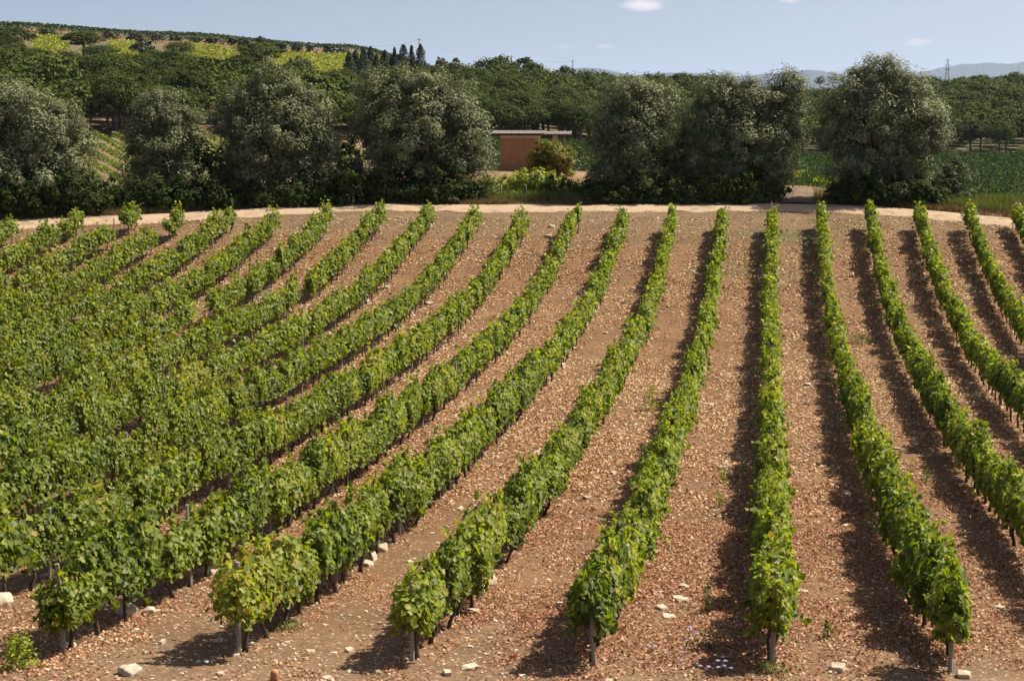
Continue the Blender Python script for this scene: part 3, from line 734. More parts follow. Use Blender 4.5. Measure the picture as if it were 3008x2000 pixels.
# ------------------------------------------------------------------ shrubs, olives
def clump_crown(lobes, r, leaf, wl, dens, spread=.55, low=-.75, up=.5, jitter=.3, inner=.35):
    """lobes: (cx, cy, cz, rx, ry, rz); leaf sprigs in clumps scattered over and inside the lobes"""
    Ps, Ns, Ts = [], [], []
    for (cx, cy, cz, rx, ry, rz) in lobes:
        area = 4 * math.pi * ((rx * ry + rx * rz + ry * rz) / 3)
        nc = max(4, int(area * dens[0]))
        d = nrm(r.normal(size=(nc, 3))); d = d[d[:, 2] > low]; nc = len(d)
        q = np.where(r.uniform(size=nc) < inner, r.uniform(.35, .85, nc), r.uniform(.82, 1.12, nc))[:, None]
        out_ = r.uniform(size=(nc, 1)) < .10; q = np.where(out_, q * r.uniform(1.08, 1.24, (nc, 1)), q)   # stray leafy shoots beyond the outline
        C = np.array([cx, cy, cz]) + d * q * (rx, ry, rz)
        cr = spread * r.uniform(.55, 1.35, nc) * np.where(out_[:, 0], .6, 1)
        m = dens[1]
        e = nrm(r.normal(size=(nc, m, 3))); rr_ = r.uniform(.2, 1, (nc, m, 1)) ** .6
        P = C[:, None] + e * rr_ * cr[:, None, None] * (1, 1, .85)
        Nn = e * .6 + d[:, None] * .55 + np.array([0, 0, up]) + r.normal(size=(nc, m, 3)) * jitter
        tt = r.uniform(.15, .85, (nc, 1)) * .55 + r.uniform(0, .5, (nc, m))
        Ps.append(P.reshape(-1, 3)); Ns.append(Nn.reshape(-1, 3)); Ts.append(tt.ravel())
    P = np.concatenate(Ps); Nn = np.concatenate(Ns); T = np.clip(np.concatenate(Ts), 0, 1)
    ok = P[:, 2] > .05; P, Nn, T = P[ok], Nn[ok], T[ok]
    return leaves(P, Nn, leaf * r.uniform(.6, 1.4, len(P)), BLADE(wl), r, T)
def tree(name, u0, Z, lobes_px, lab, cat, group, mat, seed, leaf=.2, wl=.17, dens=(2.2, 60), spread=.55, trunk=.35, limbs=5, ry=.9, up=.5, dark_lobes=None):
    """lobes given by where the photo shows them (u, v, half width, half height in photo pixels) and turned into metres around the trunk"""
    r = np.random.default_rng(seed)
    if name in ('olive_tree', 'shrub', 'small_tree') and Z < 98: Z = float(track_z(u0)) + (Z - 88.2) * .9 + .35
    bx, by = at(u0, Z); bz = float(H(bx, by)); k = Z * math.cos(PITCH) / F_PX
    t = empty(name, (bx, by, bz), lab, cat, group, rz=YAW)
    lob = []
    for lb in lobes_px:
        u, v, hw, hh = lb[:4]; dy = lb[4] if len(lb) > 4 else 0.0
        lob.append(((u - u0) * k, dy, height_at(u, v, Z) - bz, hw * k, max(hw, hh * .6) * k * ry, hh * k))
    if name == 'shrub': lob += [(c[0], c[1], .45, c[3], c[4], .6) for c in list(lob) if c[2] < 2.0]
    V, Fq, T = clump_crown(lob, r, leaf, wl, dens, spread, up=up)
    link('crown', mesh('crown', V, Fq, MAT[mat], T), t)
    tb = [([(0, 0, -.2), (.1, .05, .6), (-.05, 0, 1.3), (.05, 0, 2.0)], [trunk * 1.3, trunk, trunk * .85, trunk * .7], 9, .15)] if trunk > .12 else [([(0, 0, -.1), (0, 0, .8)], [trunk, trunk * .7], 6)]
    zb = tb[0][0][-1][2]
    for i, (cx, cy, cz, rx, ry_, rz) in enumerate(lob):
        if cz < zb * .8 and trunk > .12: continue
        tb.append(([(0, 0, zb * .7), (cx * .35, cy * .3, zb + (cz - zb) * .4), (cx * .8, cy * .8, cz), (cx + r.normal() * .2, cy, cz + rz * .6)], [trunk * .5, trunk * .35, trunk * .22, .03], 6, .1))
    link('trunk', tube_mesh('trunk', tb, MAT['treebark'], r), t)
    return t
OG = 'old olive trees in a line behind the track'
OL = dict(mat='olive', leaf=.17, wl=.19, dens=(2.5, 140), spread=.62)
tree('olive_tree', 60, 92.0, [(20, 330, 110, 90), (-40, 400, 120, 150), (120, 400, 120, 120), (190, 460, 75, 100), (40, 520, 170, 90), (150, 540, 110, 60), (-90, 520, 110, 90)], 'broad grey olive tree cut by the left edge of the photo', 'olive tree', OG, seed=301, **OL)
tree('olive_tree', 475, 97.0, [(470, 330, 70, 62), (420, 390, 62, 70), (530, 390, 62, 70), (480, 450, 110, 80), (470, 530, 115, 70)], 'smallest brownish-green olive tree, second from the left', 'olive tree', OG, seed=302, **OL)
tree('olive_tree', 810, 92.6, [(800, 272, 85, 70), (720, 340, 82, 85), (900, 330, 70, 85), (810, 400, 150, 120), (740, 500, 110, 90), (890, 480, 100, 110), (930, 420, 55, 70)], 'round-topped olive tree, third from the left', 'olive tree', OG, seed=303, **OL)
tree('olive_tree', 1230, 92.6, [(1140, 270, 85, 68), (1250, 262, 70, 62), (1330, 320, 70, 75), (1110, 350, 75, 80), (1230, 380, 160, 120), (1370, 420, 68, 95), (1150, 480, 105, 95), (1300, 500, 110, 85)], 'widest olive tree, standing just left of the brick hut', 'olive tree', OG, seed=304, **OL)
tree('olive_tree', 1860, 92.4, [(1850, 300, 85, 66), (1930, 310, 62, 60), (1790, 380, 62, 80), (1870, 400, 105, 110), (1790, 480, 60, 80), (1880, 510, 110, 80)], 'olive tree with a rounded crown just right of the brick hut', 'olive tree', OG, seed=305, **OL)
tree('olive_tree', 2190, 92.4, [(2110, 285, 70, 60), (2190, 300, 60, 60), (2315, 268, 44, 62), (2250, 330, 80, 80), (2320, 370, 45, 90), (2080, 390, 75, 90), (2180, 420, 130, 110), (2260, 490, 85, 85), (2080, 510, 100, 75)], 'olive tree with upright tufts and a notched top, left of the gap', 'olive tree', OG, seed=306, **OL)
tree('olive_tree', 2590, 92.0, [(2590, 235, 85, 62), (2500, 290, 80, 75), (2660, 270, 62, 60), (2470, 370, 62, 85), (2600, 370, 135, 130), (2720, 370, 68, 90), (2560, 490, 115, 90), (2660, 480, 85, 95), (2740, 420, 42, 50)], 'tallest olive tree on the right, beside the path gap', 'olive tree', OG, seed=307, **OL)
tree('small_tree', 2800, 94.0, [(2815, 490, 34, 34), (2780, 530, 55, 42), (2835, 545, 42, 42), (2790, 580, 70, 34)], 'small sparse grey-green tree right of the tallest olive', 'tree', None, 'oak', 308, leaf=.13, wl=.35, dens=(3, 70), spread=.35, trunk=.12)
def shrub(u0, Z, lobes, lab, seed, mat='bramble', leaf=.16, wl=.4, dens=(2.2, 45), spread=.4, group='dark brambles and shrubs under the olive trees', cat='shrub', name='shrub'):
    return tree(name, u0, Z, lobes, lab, cat, group, mat, seed, leaf, wl, dens, spread, trunk=.07, ry=.9)
SH = [(60, 90.3, [(-20, 560, 90, 50), (40, 590, 90, 34), (130, 592, 60, 32), (200, 598, 50, 26)], 'wide shade-dark bramble skirt added under the left edge olive'),  # bramble skirts added to fill the dense shade at the olive feet
      (480, 90.6, [(400, 575, 60, 38), (480, 580, 70, 38), (560, 575, 60, 44), (640, 575, 60, 44)], 'shade-dark bramble skirt added, running from the smallest olive to the third'),
      (820, 90.0, [(700, 565, 60, 50), (780, 590, 70, 30), (880, 588, 70, 32), (960, 560, 60, 50), (1020, 520, 45, 50)], 'shade-dark bramble skirt added in front of the third olive trunk'),
      (1200, 90.2, [(1110, 590, 70, 30), (1200, 592, 70, 26), (1300, 590, 70, 30), (1160, 540, 70, 50), (1290, 530, 70, 55)], 'shade-dark bramble skirt added in front of the widest olive trunk'),
      (1880, 89.9, [(1790, 585, 60, 28), (1870, 545, 70, 50), (1950, 560, 60, 45), (2030, 585, 60, 28)], 'shade-dark bramble skirt added in front of the fifth olive trunk'),
      (2150, 89.9, [(2110, 545, 60, 50), (2190, 560, 60, 40), (2240, 585, 40, 26)], 'shade-dark bramble skirt added in front of the notched olive trunk'),
      (2590, 89.9, [(2500, 588, 50, 22), (2570, 545, 70, 50), (2640, 560, 60, 45), (2690, 588, 50, 24)], 'shade-dark bramble skirt added in front of the tallest olive trunk'),
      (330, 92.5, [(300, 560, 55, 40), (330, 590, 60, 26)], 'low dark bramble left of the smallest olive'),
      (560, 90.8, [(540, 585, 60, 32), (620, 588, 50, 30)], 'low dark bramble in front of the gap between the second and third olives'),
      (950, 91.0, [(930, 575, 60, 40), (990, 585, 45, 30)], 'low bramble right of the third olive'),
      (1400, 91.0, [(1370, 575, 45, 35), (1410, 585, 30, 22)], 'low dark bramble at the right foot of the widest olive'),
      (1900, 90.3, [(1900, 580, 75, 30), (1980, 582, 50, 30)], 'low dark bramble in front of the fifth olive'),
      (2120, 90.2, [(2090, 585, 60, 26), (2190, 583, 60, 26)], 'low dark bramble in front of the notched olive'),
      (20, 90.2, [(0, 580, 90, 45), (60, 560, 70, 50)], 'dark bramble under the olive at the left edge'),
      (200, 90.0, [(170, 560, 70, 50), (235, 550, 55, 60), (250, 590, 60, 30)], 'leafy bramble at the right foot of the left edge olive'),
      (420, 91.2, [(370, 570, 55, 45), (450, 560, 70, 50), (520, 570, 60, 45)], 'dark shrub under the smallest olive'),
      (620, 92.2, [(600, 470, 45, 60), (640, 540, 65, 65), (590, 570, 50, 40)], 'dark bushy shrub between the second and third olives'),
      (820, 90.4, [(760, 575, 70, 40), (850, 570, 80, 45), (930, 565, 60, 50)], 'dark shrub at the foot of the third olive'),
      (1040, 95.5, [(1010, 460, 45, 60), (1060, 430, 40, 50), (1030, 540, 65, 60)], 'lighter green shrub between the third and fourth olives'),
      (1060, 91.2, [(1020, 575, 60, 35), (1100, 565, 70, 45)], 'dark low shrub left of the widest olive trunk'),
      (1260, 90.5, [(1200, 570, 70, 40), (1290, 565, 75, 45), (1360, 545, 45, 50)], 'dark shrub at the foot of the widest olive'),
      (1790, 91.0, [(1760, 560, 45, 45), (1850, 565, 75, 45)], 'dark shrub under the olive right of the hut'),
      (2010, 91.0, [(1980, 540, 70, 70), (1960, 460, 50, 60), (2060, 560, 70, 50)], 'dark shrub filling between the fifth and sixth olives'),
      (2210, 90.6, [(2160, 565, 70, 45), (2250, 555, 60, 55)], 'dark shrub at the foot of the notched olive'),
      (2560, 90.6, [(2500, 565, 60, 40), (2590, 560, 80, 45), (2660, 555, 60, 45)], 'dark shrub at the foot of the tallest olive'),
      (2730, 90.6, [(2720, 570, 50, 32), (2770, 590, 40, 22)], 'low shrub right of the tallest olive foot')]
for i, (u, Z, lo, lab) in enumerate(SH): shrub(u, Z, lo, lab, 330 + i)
shrub(1630, 105.0, [(1612, 436, 36, 32), (1640, 465, 46, 42), (1588, 470, 36, 40), (1656, 492, 36, 32), (1600, 500, 48, 30), (1625, 480, 50, 44)], 'round reddening bush standing against the right side of the brick hut', 350, 'autumn', .11, .4, (4.5, 70), .3, None, 'bush', 'bush')
shrub(1560, 93.5, [(1460, 548, 45, 28), (1520, 540, 55, 32), (1575, 530, 50, 34), (1615, 540, 40, 30), (1540, 570, 45, 22)], 'sprawling bright yellow-green bramble in front of the hut', 351, 'bright', .17, .4, (3.0, 45), .3, None, 'bramble', 'bramble')
shrub(1650, 93.0, [(1640, 555, 55, 36), (1700, 565, 50, 30), (1760, 560, 50, 36)], 'dark green bramble right of the bright one below the hut', 352, 'bramble', .15, .4, (3, 40), .3, None, 'bramble', 'bramble')
shrub(1470, 91.8, [(1440, 545, 34, 30), (1470, 575, 40, 18)], 'low scrubby bush at the right foot of the widest olive', 353, 'greengrass', .14, .35, (3, 40), .3, None, 'bush', 'bush')
shrub(1545, 91.4, [(1540, 582, 32, 12)], 'small yellow-green tuft at the track edge below the hut', 354, 'bright', .12, .4, (4, 40), .2, None, 'bush', 'bush')
# two young yellow vines on stakes by the path gap
for i, (u, v, w) in enumerate([(2338, 540, 'young yellow vine on a stake in the gap, left of the other'), (2440, 545, 'young yellow vine against the left side of the tallest olive')]):
    Zv = 99.0 - 5 * i; bx, by = at(u, Zv); bz = float(H(bx, by)); rr = np.random.default_rng(400 + i)
    t = empty('young_vine', (bx, by, bz), w, 'young vine', None, YAW)
    n = 90; P = np.stack([rr.normal(size=n) * .38, rr.normal(size=n) * .12, .55 + np.abs(rr.normal(size=n)) * .22 - .0], 1); P[:, 2] += np.abs(P[:, 0]) * .35
    V, Fq, T = leaves(P, rr.normal(size=(n, 3)) + (0, 0, .6), .16 * rr.uniform(.6, 1.2, n), QUAD, rr, rr.uniform(.4, 1, n))
    link('foliage', mesh('foliage', V, Fq, MAT['bright'], T), t)
    link('stake', tube_mesh('stake', [([(0, 0, -.1), (0, 0, 1.05)], [.035, .03], 6)], MAT['stake']), t)
for i, (u, Zv, lab) in enumerate([(352, 100.0, 'grey stake standing in the gap between the two left olives'), ]):
    bx, by = at(u, Zv); o = link('fence_stake', tube_mesh('fence_stake', [([(0, 0, -.2), (.02, 0, .6), (.03, 0, 1.35)], [.06, .055, .05], 7, .08)], MAT['stake'], np.random.default_rng(9))); o.location = (bx, by, float(H(bx, by))); prop(o, lab, 'stake')

# ------------------------------------------------------------------ hut
def hut():
    Z = 110.0; bx, by = at(1525, Z); k = Z * math.cos(PITCH) / F_PX
    bz = height_at(1525, 506, Z)
    bz = min(bz, float(H(bx, by)))
    top = height_at(1525, 398, Z) - bz
    t = empty('brick_hut', (bx, by, bz), 'small reddish-brown rendered hut with a flat overhanging roof beside a bush', 'hut', None, YAW - .06)
    brick = noise_mat('reddish rendered brick', (.33, .160, .070), (.46, .24, .115), 2.2, .9, .25, dist=.01)
    cream = noise_mat('cream render', (.50, .43, .32), (.68, .60, .47), 3, .9, .2)
    slab = noise_mat('weathered roof sheet', (.09, .07, .06), (.22, .18, .15), 5, .85, .4)
    dark = noise_mat('dark roof underside', (.05, .04, .035), (.09, .07, .06), 5, .9, .2)
    x0, x1 = (1469 - 1525) * k, (1582 - 1525) * k
    w = x1 - x0; cx = (x0 + x1) / 2
    V = []
    # front wall, two side walls with a doorway in the right one, back wall
    th = .2; dp = 3.0
    def wall(nm, bxs, mt): return link(nm, box_mesh(nm, bxs, mt), t)
    wall('front_wall', [((cx, 0, top / 2 - .3), (w, th, top + .6))], brick)
    wall('wall_coping', [((cx, -.012, top - .09), (w + .04, th + .04, .17))], cream)
    wall('side_wall', [((x0 + th / 2, dp / 2, top / 2 - .3), (th, dp - th - .01, top + .6))], brick)
    wall('back_wall', [((cx, dp, top / 2 - .3), (w, th, top + .6))], brick)
    wall('side_wall', [((x1 - th / 2, .55, top / 2 - .3), (th, .85, top + .6)), ((x1 - th / 2, 2.45, top / 2 - .3), (th, .9, top + .6)), ((x1 - th / 2 + .002, 1.49, top - .2), (th, 1.02, .4))], cream)
    xp = (1632 - 1525) * k
    wall('pillar', [((xp - .1, 2.4, top / 2 - .3), (.34, .34, top + .6))], cream)
    wall('pillar', [((xp + .55, 2.6, top / 2 - .3), (.12, .12, top + .6))], MAT['stake'])
    # corrugated roof sheets: two overlapping, the right one lower
    def sheet(nm, xa, xb, ya, yb, z, th_, mt, amp=.02, per=.18):
        nx = int((xb - xa) / per * 4); xs = np.linspace(xa, xb, nx); zz = z + amp * np.sin(xs / per * 2 * math.pi)
        P = []
        for yy in (ya, yb):
            for off in (0, th_): P.append(np.stack([xs, np.full(nx, yy), zz + off + .02 * (yy - ya)], 1))
        P = np.array(P); ix = np.arange(4 * nx).reshape(4, nx); a, b, c, d = ix
        Fq = np.concatenate([np.stack([p[:-1], p[1:], q[1:], q[:-1]], 1) for p, q in ((a, b), (b, d), (d, c), (c, a))])
        Fq = np.concatenate([Fq, [[a[0], b[0], d[0], c[0]], [a[-1], c[-1], d[-1], b[-1]]]])
        return link(nm, mesh(nm, P.reshape(-1, 3), Fq, mt), t)
    rf = sheet('roof', (1438 - 1525) * k, (1600 - 1525) * k, -.55, 3.6, top + .1, .05, slab)
    sheet('roof', (1592 - 1525) * k, (1677 - 1525) * k, -.4, 3.6, top + .02, .09, slab, .015)
    link('roof_beams', box_mesh('roof_beams', [((0.6, -.32, top + .035), ((1675 - 1440) * k * .96, .1, .07)), ((0.6, 1.6, top + .035), ((1675 - 1440) * k * .96, .1, .07)), ((0.6, 3.3, top + .035), ((1675 - 1440) * k * .96, .1, .07))], dark), t)
hut()

# ------------------------------------------------------------------ distant vineyards (rows seen beyond the olives)
def far_rows(name, region, spacing, direction, size, mat, lab, r, step=.55, per=4, height=1.3, inside=None):
    """rows in plan: region = (umin, umax, zmin, zmax)"""
    x0, y0 = at((region[0] + region[1]) / 2, (region[2] + region[3]) / 2)
    d = np.array([math.cos(direction), math.sin(direction)]); nrm_ = np.array([-d[1], d[0]])
    R = 260
    s = np.arange(-R, R, step); q = np.arange(-R, R, spacing)
    S_, Q_ = np.meshgrid(s, q); S_ = S_.ravel() + r.uniform(-.2, .2, S_.size); Q_ = Q_.ravel()
    x = x0 + S_ * d[0] + Q_ * nrm_[0]; y = y0 + S_ * d[1] + Q_ * nrm_[1]
    Z = zdep(x, y); ok = (Z > region[2]) & (Z < region[3]); x, y, Z = x[ok], y[ok], Z[ok]
    u = uof(x, y); ok = (u > region[0]) & (u < region[1]); x, y, u, Z = x[ok], y[ok], u[ok], Z[ok]
    if inside is not None:
        ok = inside(u, Z); x, y = x[ok], y[ok]
    x = np.repeat(x, per); y = np.repeat(y, per); n = len(x)
    hz = r.uniform(.25, 1, n) * height
    P = np.stack([x + r.normal(size=n) * .15, y + r.normal(size=n) * .15, H(x, y) + hz], 1)
    V, Fq, T = leaves(P, r.normal(size=(n, 3)) + (0, 0, 1.1), size * r.uniform(.7, 1.3, n), QUAD, r, r.uniform(0, 1, n) * .7 + hz / height * .3)
    return prop(link(name, mesh(name, V, Fq, MAT[mat], T)), lab, 'vineyard', kind='stuff')
r = np.random.default_rng(61)
far_rows('vineyard', (1790, 3150, 190, 338), 2.7, YAW + .12, .34, 'plainvine', 'dark green vineyard on the flat valley floor, seen through the gap and at right', r, step=.42, per=10, height=1.4)
far_rows('vineyard', (150, 700, 172, 214), 2.2, YAW - 1.08, .27, 'midvine', 'light green vineyard rows sloping down between the two left olives', r, step=.3, per=8, height=1.1)
far_rows('vineyard', (1380, 1790, 180, 250), 2.2, YAW - 1.15, .3, 'plainvine', 'dark green vineyard rows behind the brick hut', r, step=.35, per=12, height=1.2)
PLOTS = [((100, 205, 348, 398), 'yellow-green vineyard patch on the hill, farthest left'), ((325, 410, 340, 392), 'yellow-green vineyard patch on the hill, second from the left'),
         ((560, 700, 328, 392), 'yellow-green vineyard patch in the middle of the hill'), ((800, 1060, 318, 400), 'wide yellow-green vineyard patch left of the cypresses'),
         ((1040, 1330, 325, 410), 'yellow-green vineyard patch behind the cypresses'), ((1330, 1500, 420, 452), 'yellow vineyard sliver on the skyline right of the cypresses')]
for reg, lab in PLOTS: far_rows('vineyard', reg, 2.3, YAW + 1.25, .42, 'farvine', lab, r, step=.5, per=5, height=1.3)
# vine rows on the crest, seen against the sky
far_rows('vineyard', (-200, 1300, 436, 462), 2.6, YAW + .1, .6, 'plainvine', 'green vine rows along the very top of the hill against the sky', r, step=.8, per=4, height=1.3)

# ------------------------------------------------------------------ pines
def pine_mesh(r, R=2.8, crown_h=2.0, base=4.6, n=34, per=26, leaf=.5):
    C = []
    for _ in range(n):
        a = r.uniform(0, 6.28); q = math.sqrt(r.uniform(0, 1))
        z = base + crown_h * (math.sqrt(max(0, 1 - q * q * .92))) * r.uniform(.72, 1.02)
        C.append((math.cos(a) * q * R, math.sin(a) * q * R, z))
    for _ in range(n // 3):
        a = r.uniform(0, 6.28); q = math.sqrt(r.uniform(0, 1)) * .85
        C.append((math.cos(a) * q * R, math.sin(a) * q * R, base + r.uniform(-.2, .5) * crown_h * .5))
    C = np.array(C); nc = len(C)
    e = nrm(r.normal(size=(nc, per, 3))); cr = r.uniform(.45, .85, (nc, 1, 1)) * R / 2.8
    P = C[:, None] + e * cr * (1, 1, .6)
    out = nrm(C - (0, 0, base))[:, None]
    Nn = e * .7 + out * .3 + (0, 0, .5) + r.normal(size=e.shape) * .25
    T = np.clip(r.uniform(0, .5, (nc, 1)) + r.uniform(0, .5, (nc, per)), 0, 1)
    return leaves(P.reshape(-1, 3), Nn.reshape(-1, 3), leaf * r.uniform(.6, 1.3, nc * per), BLADE(.36), r, T.ravel()), C
PV = []
for i in range(9):
    r = np.random.default_rng(500 + i)
    Rr, ch, ba = [(2.9, 2.4, 3.4), (3.3, 2.8, 3.2), (2.6, 2.5, 3.6), (3.1, 2.1, 3.8), (2.7, 3.1, 3.0), (3.5, 2.6, 3.4), (3.0, 3.0, 2.8), (2.6, 2.3, 3.9), (3.2, 3.3, 2.7)][i]
    (V, Fq, T), C = pine_mesh(r, Rr, ch, ba, 66, 50, .27)
    tb = [([(0, 0, -.4), (.08, 0, ba * .4), (-.05, .05, ba * .8), (0, 0, ba + ch * .5)], [.22, .18, .15, .08], 6, .05)]
    for c in C[:7]: tb.append(([(0, 0, ba * .78), tuple(c * (.5, .5, 1) * (1, 1, .97)), tuple(c)], [.09, .06, .03], 4))
    PV.append((mesh('pine_crown', V, Fq, MAT['pine'], T), tube_mesh('pine_trunk', tb, MAT['treebark'], r), (V, Fq, T), Rr, ba + ch))
def place_pine(x, y, s, vi, lab, group, r, sz=1.0):
    t = empty('pine_tree', (x, y, float(H(x, y)) - .1), lab, 'pine tree', group, r.uniform(0, 6.28))
    t.scale = (s, s, s * sz)
    link('crown', PV[vi][0], t); link('trunk', PV[vi][1], t)
r = np.random.default_rng(71)
# big pines that stand out on the hillside: bearing, row of the crown top, half width (photo px), distance
HERO = [(30, 75, 85, 345, 'dark pine at the top left corner of the hill'), (100, 140, 60, 325, 'pine below the leftmost yellow plot'), (250, 88, 62, 350, 'broad pine between the two leftmost yellow plots'),
        (300, 130, 60, 330, 'brownish pine below the second yellow plot'), (345, 160, 45, 315, 'pine just under the second yellow plot'), (530, 118, 48, 345, 'pine left of the middle yellow plot'), (560, 160, 62, 320, 'pine below the middle yellow plot'),
        (765, 122, 75, 335, 'largest umbrella pine, right of the middle yellow plot'), (690, 175, 60, 305, 'pine in front of the largest umbrella pine'), (870, 180, 55, 320, 'pine under the wide yellow plot'),
        (1000, 200, 55, 315, 'pine just left of the cypresses'), (1340, 180, 58, 350, 'dark pine right of the cypresses'), (150, 175, 60, 300, 'pine on the left slope above the first gap'), (430, 190, 60, 300, 'pine on the slope above the smallest olive')]
hp = []
for i, (u, v, hw, Z, lab) in enumerate(HERO):
    x, y = at(u, Z); k = Z * math.cos(PITCH) / F_PX
    vi = i % 9; s = hw * k / (PV[vi][3] + .3); hgt = height_at(u, v, Z) - float(H(x, y))
    place_pine(x, y, s, vi, lab, None, r, hgt / (PV[vi][4] + .3) / s); hp.append((x, y, hw * k))
def upper(u):   # farthest distance of the wood by bearing
    return np.interp(u, [-200, 0, 210, 330, 560, 700, 830, 1040, 1200, 1340, 1460, 1560, 1700, 2000, 2350, 2700, 3200], [285, 288, 288, 285, 284, 296, 276, 280, 300, 340, 395, 450, 478, 490, 545, 575, 585])
def lower(u):
    return np.interp(u, [-200, 700, 1000, 1350, 1500, 1700, 1900, 2050, 2400, 3200], [216, 217, 228, 252, 256, 258, 285, 345, 346, 346])
cand = []
Z = 214.0
while Z < 590:
    sp = np.interp(Z, [214, 350, 590], [4.3, 5.2, 7.2])
    xs = np.arange(-.36 * Z, .36 * Z, sp)
    for X in xs:
        zz = Z + r.uniform(-.45, .45) * sp; XX_ = X + r.uniform(-.4, .4) * sp
        x = XX_ * RH[0] + zz * FH[0]; y = XX_ * RH[1] + zz * FH[1]; u = uof(x, y)
        if any(a < u < b for a, b in ((85, 200), (320, 412), (570, 690))) and zz > 266: continue
        if lower(u) < zz < upper(u) and r.uniform() < .93 and all((x - a) ** 2 + (y - b) ** 2 > (c * .6) ** 2 for a, b, c in hp):
            if 1040 < u < 1270 and 290 < zz: continue
            cand.append((x, y, zz, u))
    Z += sp * .92
show = [c for c in cand if -30 < c[3] < 3040]
# the front edges show largest
def hidden(u, Z):  # wholly behind the olive crowns
    return (Z < 262 and ((-50 < u < 250) or (560 < u < 1010) or (1040 < u < 1430) or (1750 < u < 2340) or (2430 < u < 2770)))
pick = sorted([c for c in show if not hidden(c[3], c[2])], key=lambda c: c[2])[:285]
pid = set(pick)
def zone(c):
    x, y, Z, u = c
    pos = ['at the far left', 'between the first two olives', 'above the third olive', 'above the widest olive', 'behind the hut', 'above the fifth olive', 'above the notched olive', 'behind the path gap', 'above the tallest olive', 'at the far right'][int(np.clip(np.searchsorted([230, 560, 1010, 1420, 1760, 2010, 2300, 2450, 2790], u), 0, 9))]
    lo = lower(u); b = (Z - lo) / 24
    dep = 'on the front edge of the wood' if b < .45 else 'low in the wood' if b < 1.2 else 'in the middle of the wood' if b < 2.3 else 'high in the wood'
    return dep, pos
for c in cand:
    if c not in pid: continue
    dep, pos = zone(c)
    vi = int(r.integers(0, 9)); s = r.uniform(.88, 1.18)
    g = 'umbrella pines %s %s' % (dep, pos)
    place_pine(c[0], c[1], s, vi, 'umbrella pine %s %s' % (dep, pos), g, r, r.uniform(.85, 1.25))
parts = []
for c in cand:
    if c in pid: continue
    V, Fq, T = PV[int(r.integers(0, 9))][2]
    # coarser copy: every third clump leaf, larger
    nl = len(V) // 4; sel = r.uniform(size=nl) < .2
    Vl = V.reshape(nl, 4, 3)[sel]; cen = Vl.mean(1, keepdims=True); Vl = cen + (Vl - cen) * 1.9
    a = r.uniform(0, 6.28); ca, sa = math.cos(a), math.sin(a); s = r.uniform(.9, 1.25) * (1 + max(0, c[2] - 400) / 900)
    Vl = np.stack([Vl[..., 0] * ca - Vl[..., 1] * sa, Vl[..., 0] * sa + Vl[..., 1] * ca, Vl[..., 2] * r.uniform(.85, 1.2)], -1) * s + (c[0], c[1], float(H(c[0], c[1])))
    n = len(Vl); Fa = (QUAD[1][None] + (np.arange(n) * 4)[:, None, None]).reshape(-1, 3)
    parts.append((Vl.reshape(-1, 3), Fa, np.clip(np.repeat(T.reshape(nl, 2)[sel, 0], 2) + r.uniform(-.25, .25), 0, 1)))
V, Fq, T = join(parts)
prop(link('pine_wood', mesh('pine_wood', V, Fq, MAT['pine'], T)), 'dense far-off pine wood covering the ridge under the sky', 'pine wood', kind='stuff')

# ------------------------------------------------------------------ cypresses
CYP = [(1027, 152, 17, 205), (1046, 148, 16, 212), (1070, 143, 22, 210), (1090, 138, 19, 212), (1107, 160, 14, 205), (1132, 148, 20, 212), (1153, 166, 15, 216), (1160, 140, 12, 205), (1171, 162, 13, 210),
       (1186, 132, 24, 214), (1210, 134, 14, 208), (1236, 131, 22, 210)]
CL = ['leftmost of the cypress clump', 'second cypress from the left, leaning on its neighbour', 'broad dark cypress with blunt top, third from the left', 'pointed cypress right of the broad blunt one', 'short cypress closing the left clump',
      'lone cone-shaped cypress in the middle of the group', 'small low cypress right of the lone one', 'thin cypress with ragged tip behind the small one', 'short cypress left of the fattest one', 'fattest and darkest cypress of the group', 'slender cypress between the fattest and the last', 'rightmost cypress, standing below the power pole']
for i, ((u, v, hw, vb), lab) in enumerate(zip(CYP, CL)):
    Z = 318 + (i * 7) % 12; x, y = at(u, Z); bz = float(H(x, y)); k = Z * math.cos(PITCH) / F_PX
    hgt = height_at(u, v, Z) - bz; R = hw * k; r = np.random.default_rng(600 + i)
    t = empty('cypress_tree', (x, y, bz), lab, 'cypress', 'cypresses standing on the hillside')
    n = 2200; zz = r.uniform(0.06, 1, n); prof = np.sin(np.clip(zz, 0, 1) ** .75 * math.pi) ** .55 * (1 - .35 * zz) + .05
    prof *= 1 + .25 * vnoise(zz * 9, np.full(n, i * 3.), 3); a = r.uniform(0, 6.28, n); rr_ = R * prof * r.uniform(.6, 1.08, n) * 1.25
    P = np.stack([np.cos(a) * rr_, np.sin(a) * rr_, zz * hgt], 1)
    Nn = np.stack([np.cos(a), np.sin(a), np.full(n, .3)], 1) + r.normal(size=(n, 3)) * .3
    V, Fq, T = leaves(P, Nn, .38 * r.uniform(.5, 1.2, n), BLADE(.3), r, r.uniform(0, 1, n), down=(0, 0, 1.5))
    link('crown', mesh('crown', V, Fq, MAT['cypress'], T), t)
    link('trunk', tube_mesh('trunk', [([(0, 0, -.3), (0, 0, hgt * .5), (0, 0, hgt * .95)], [.16, .1, .03], 6)], MAT['treebark']), t)

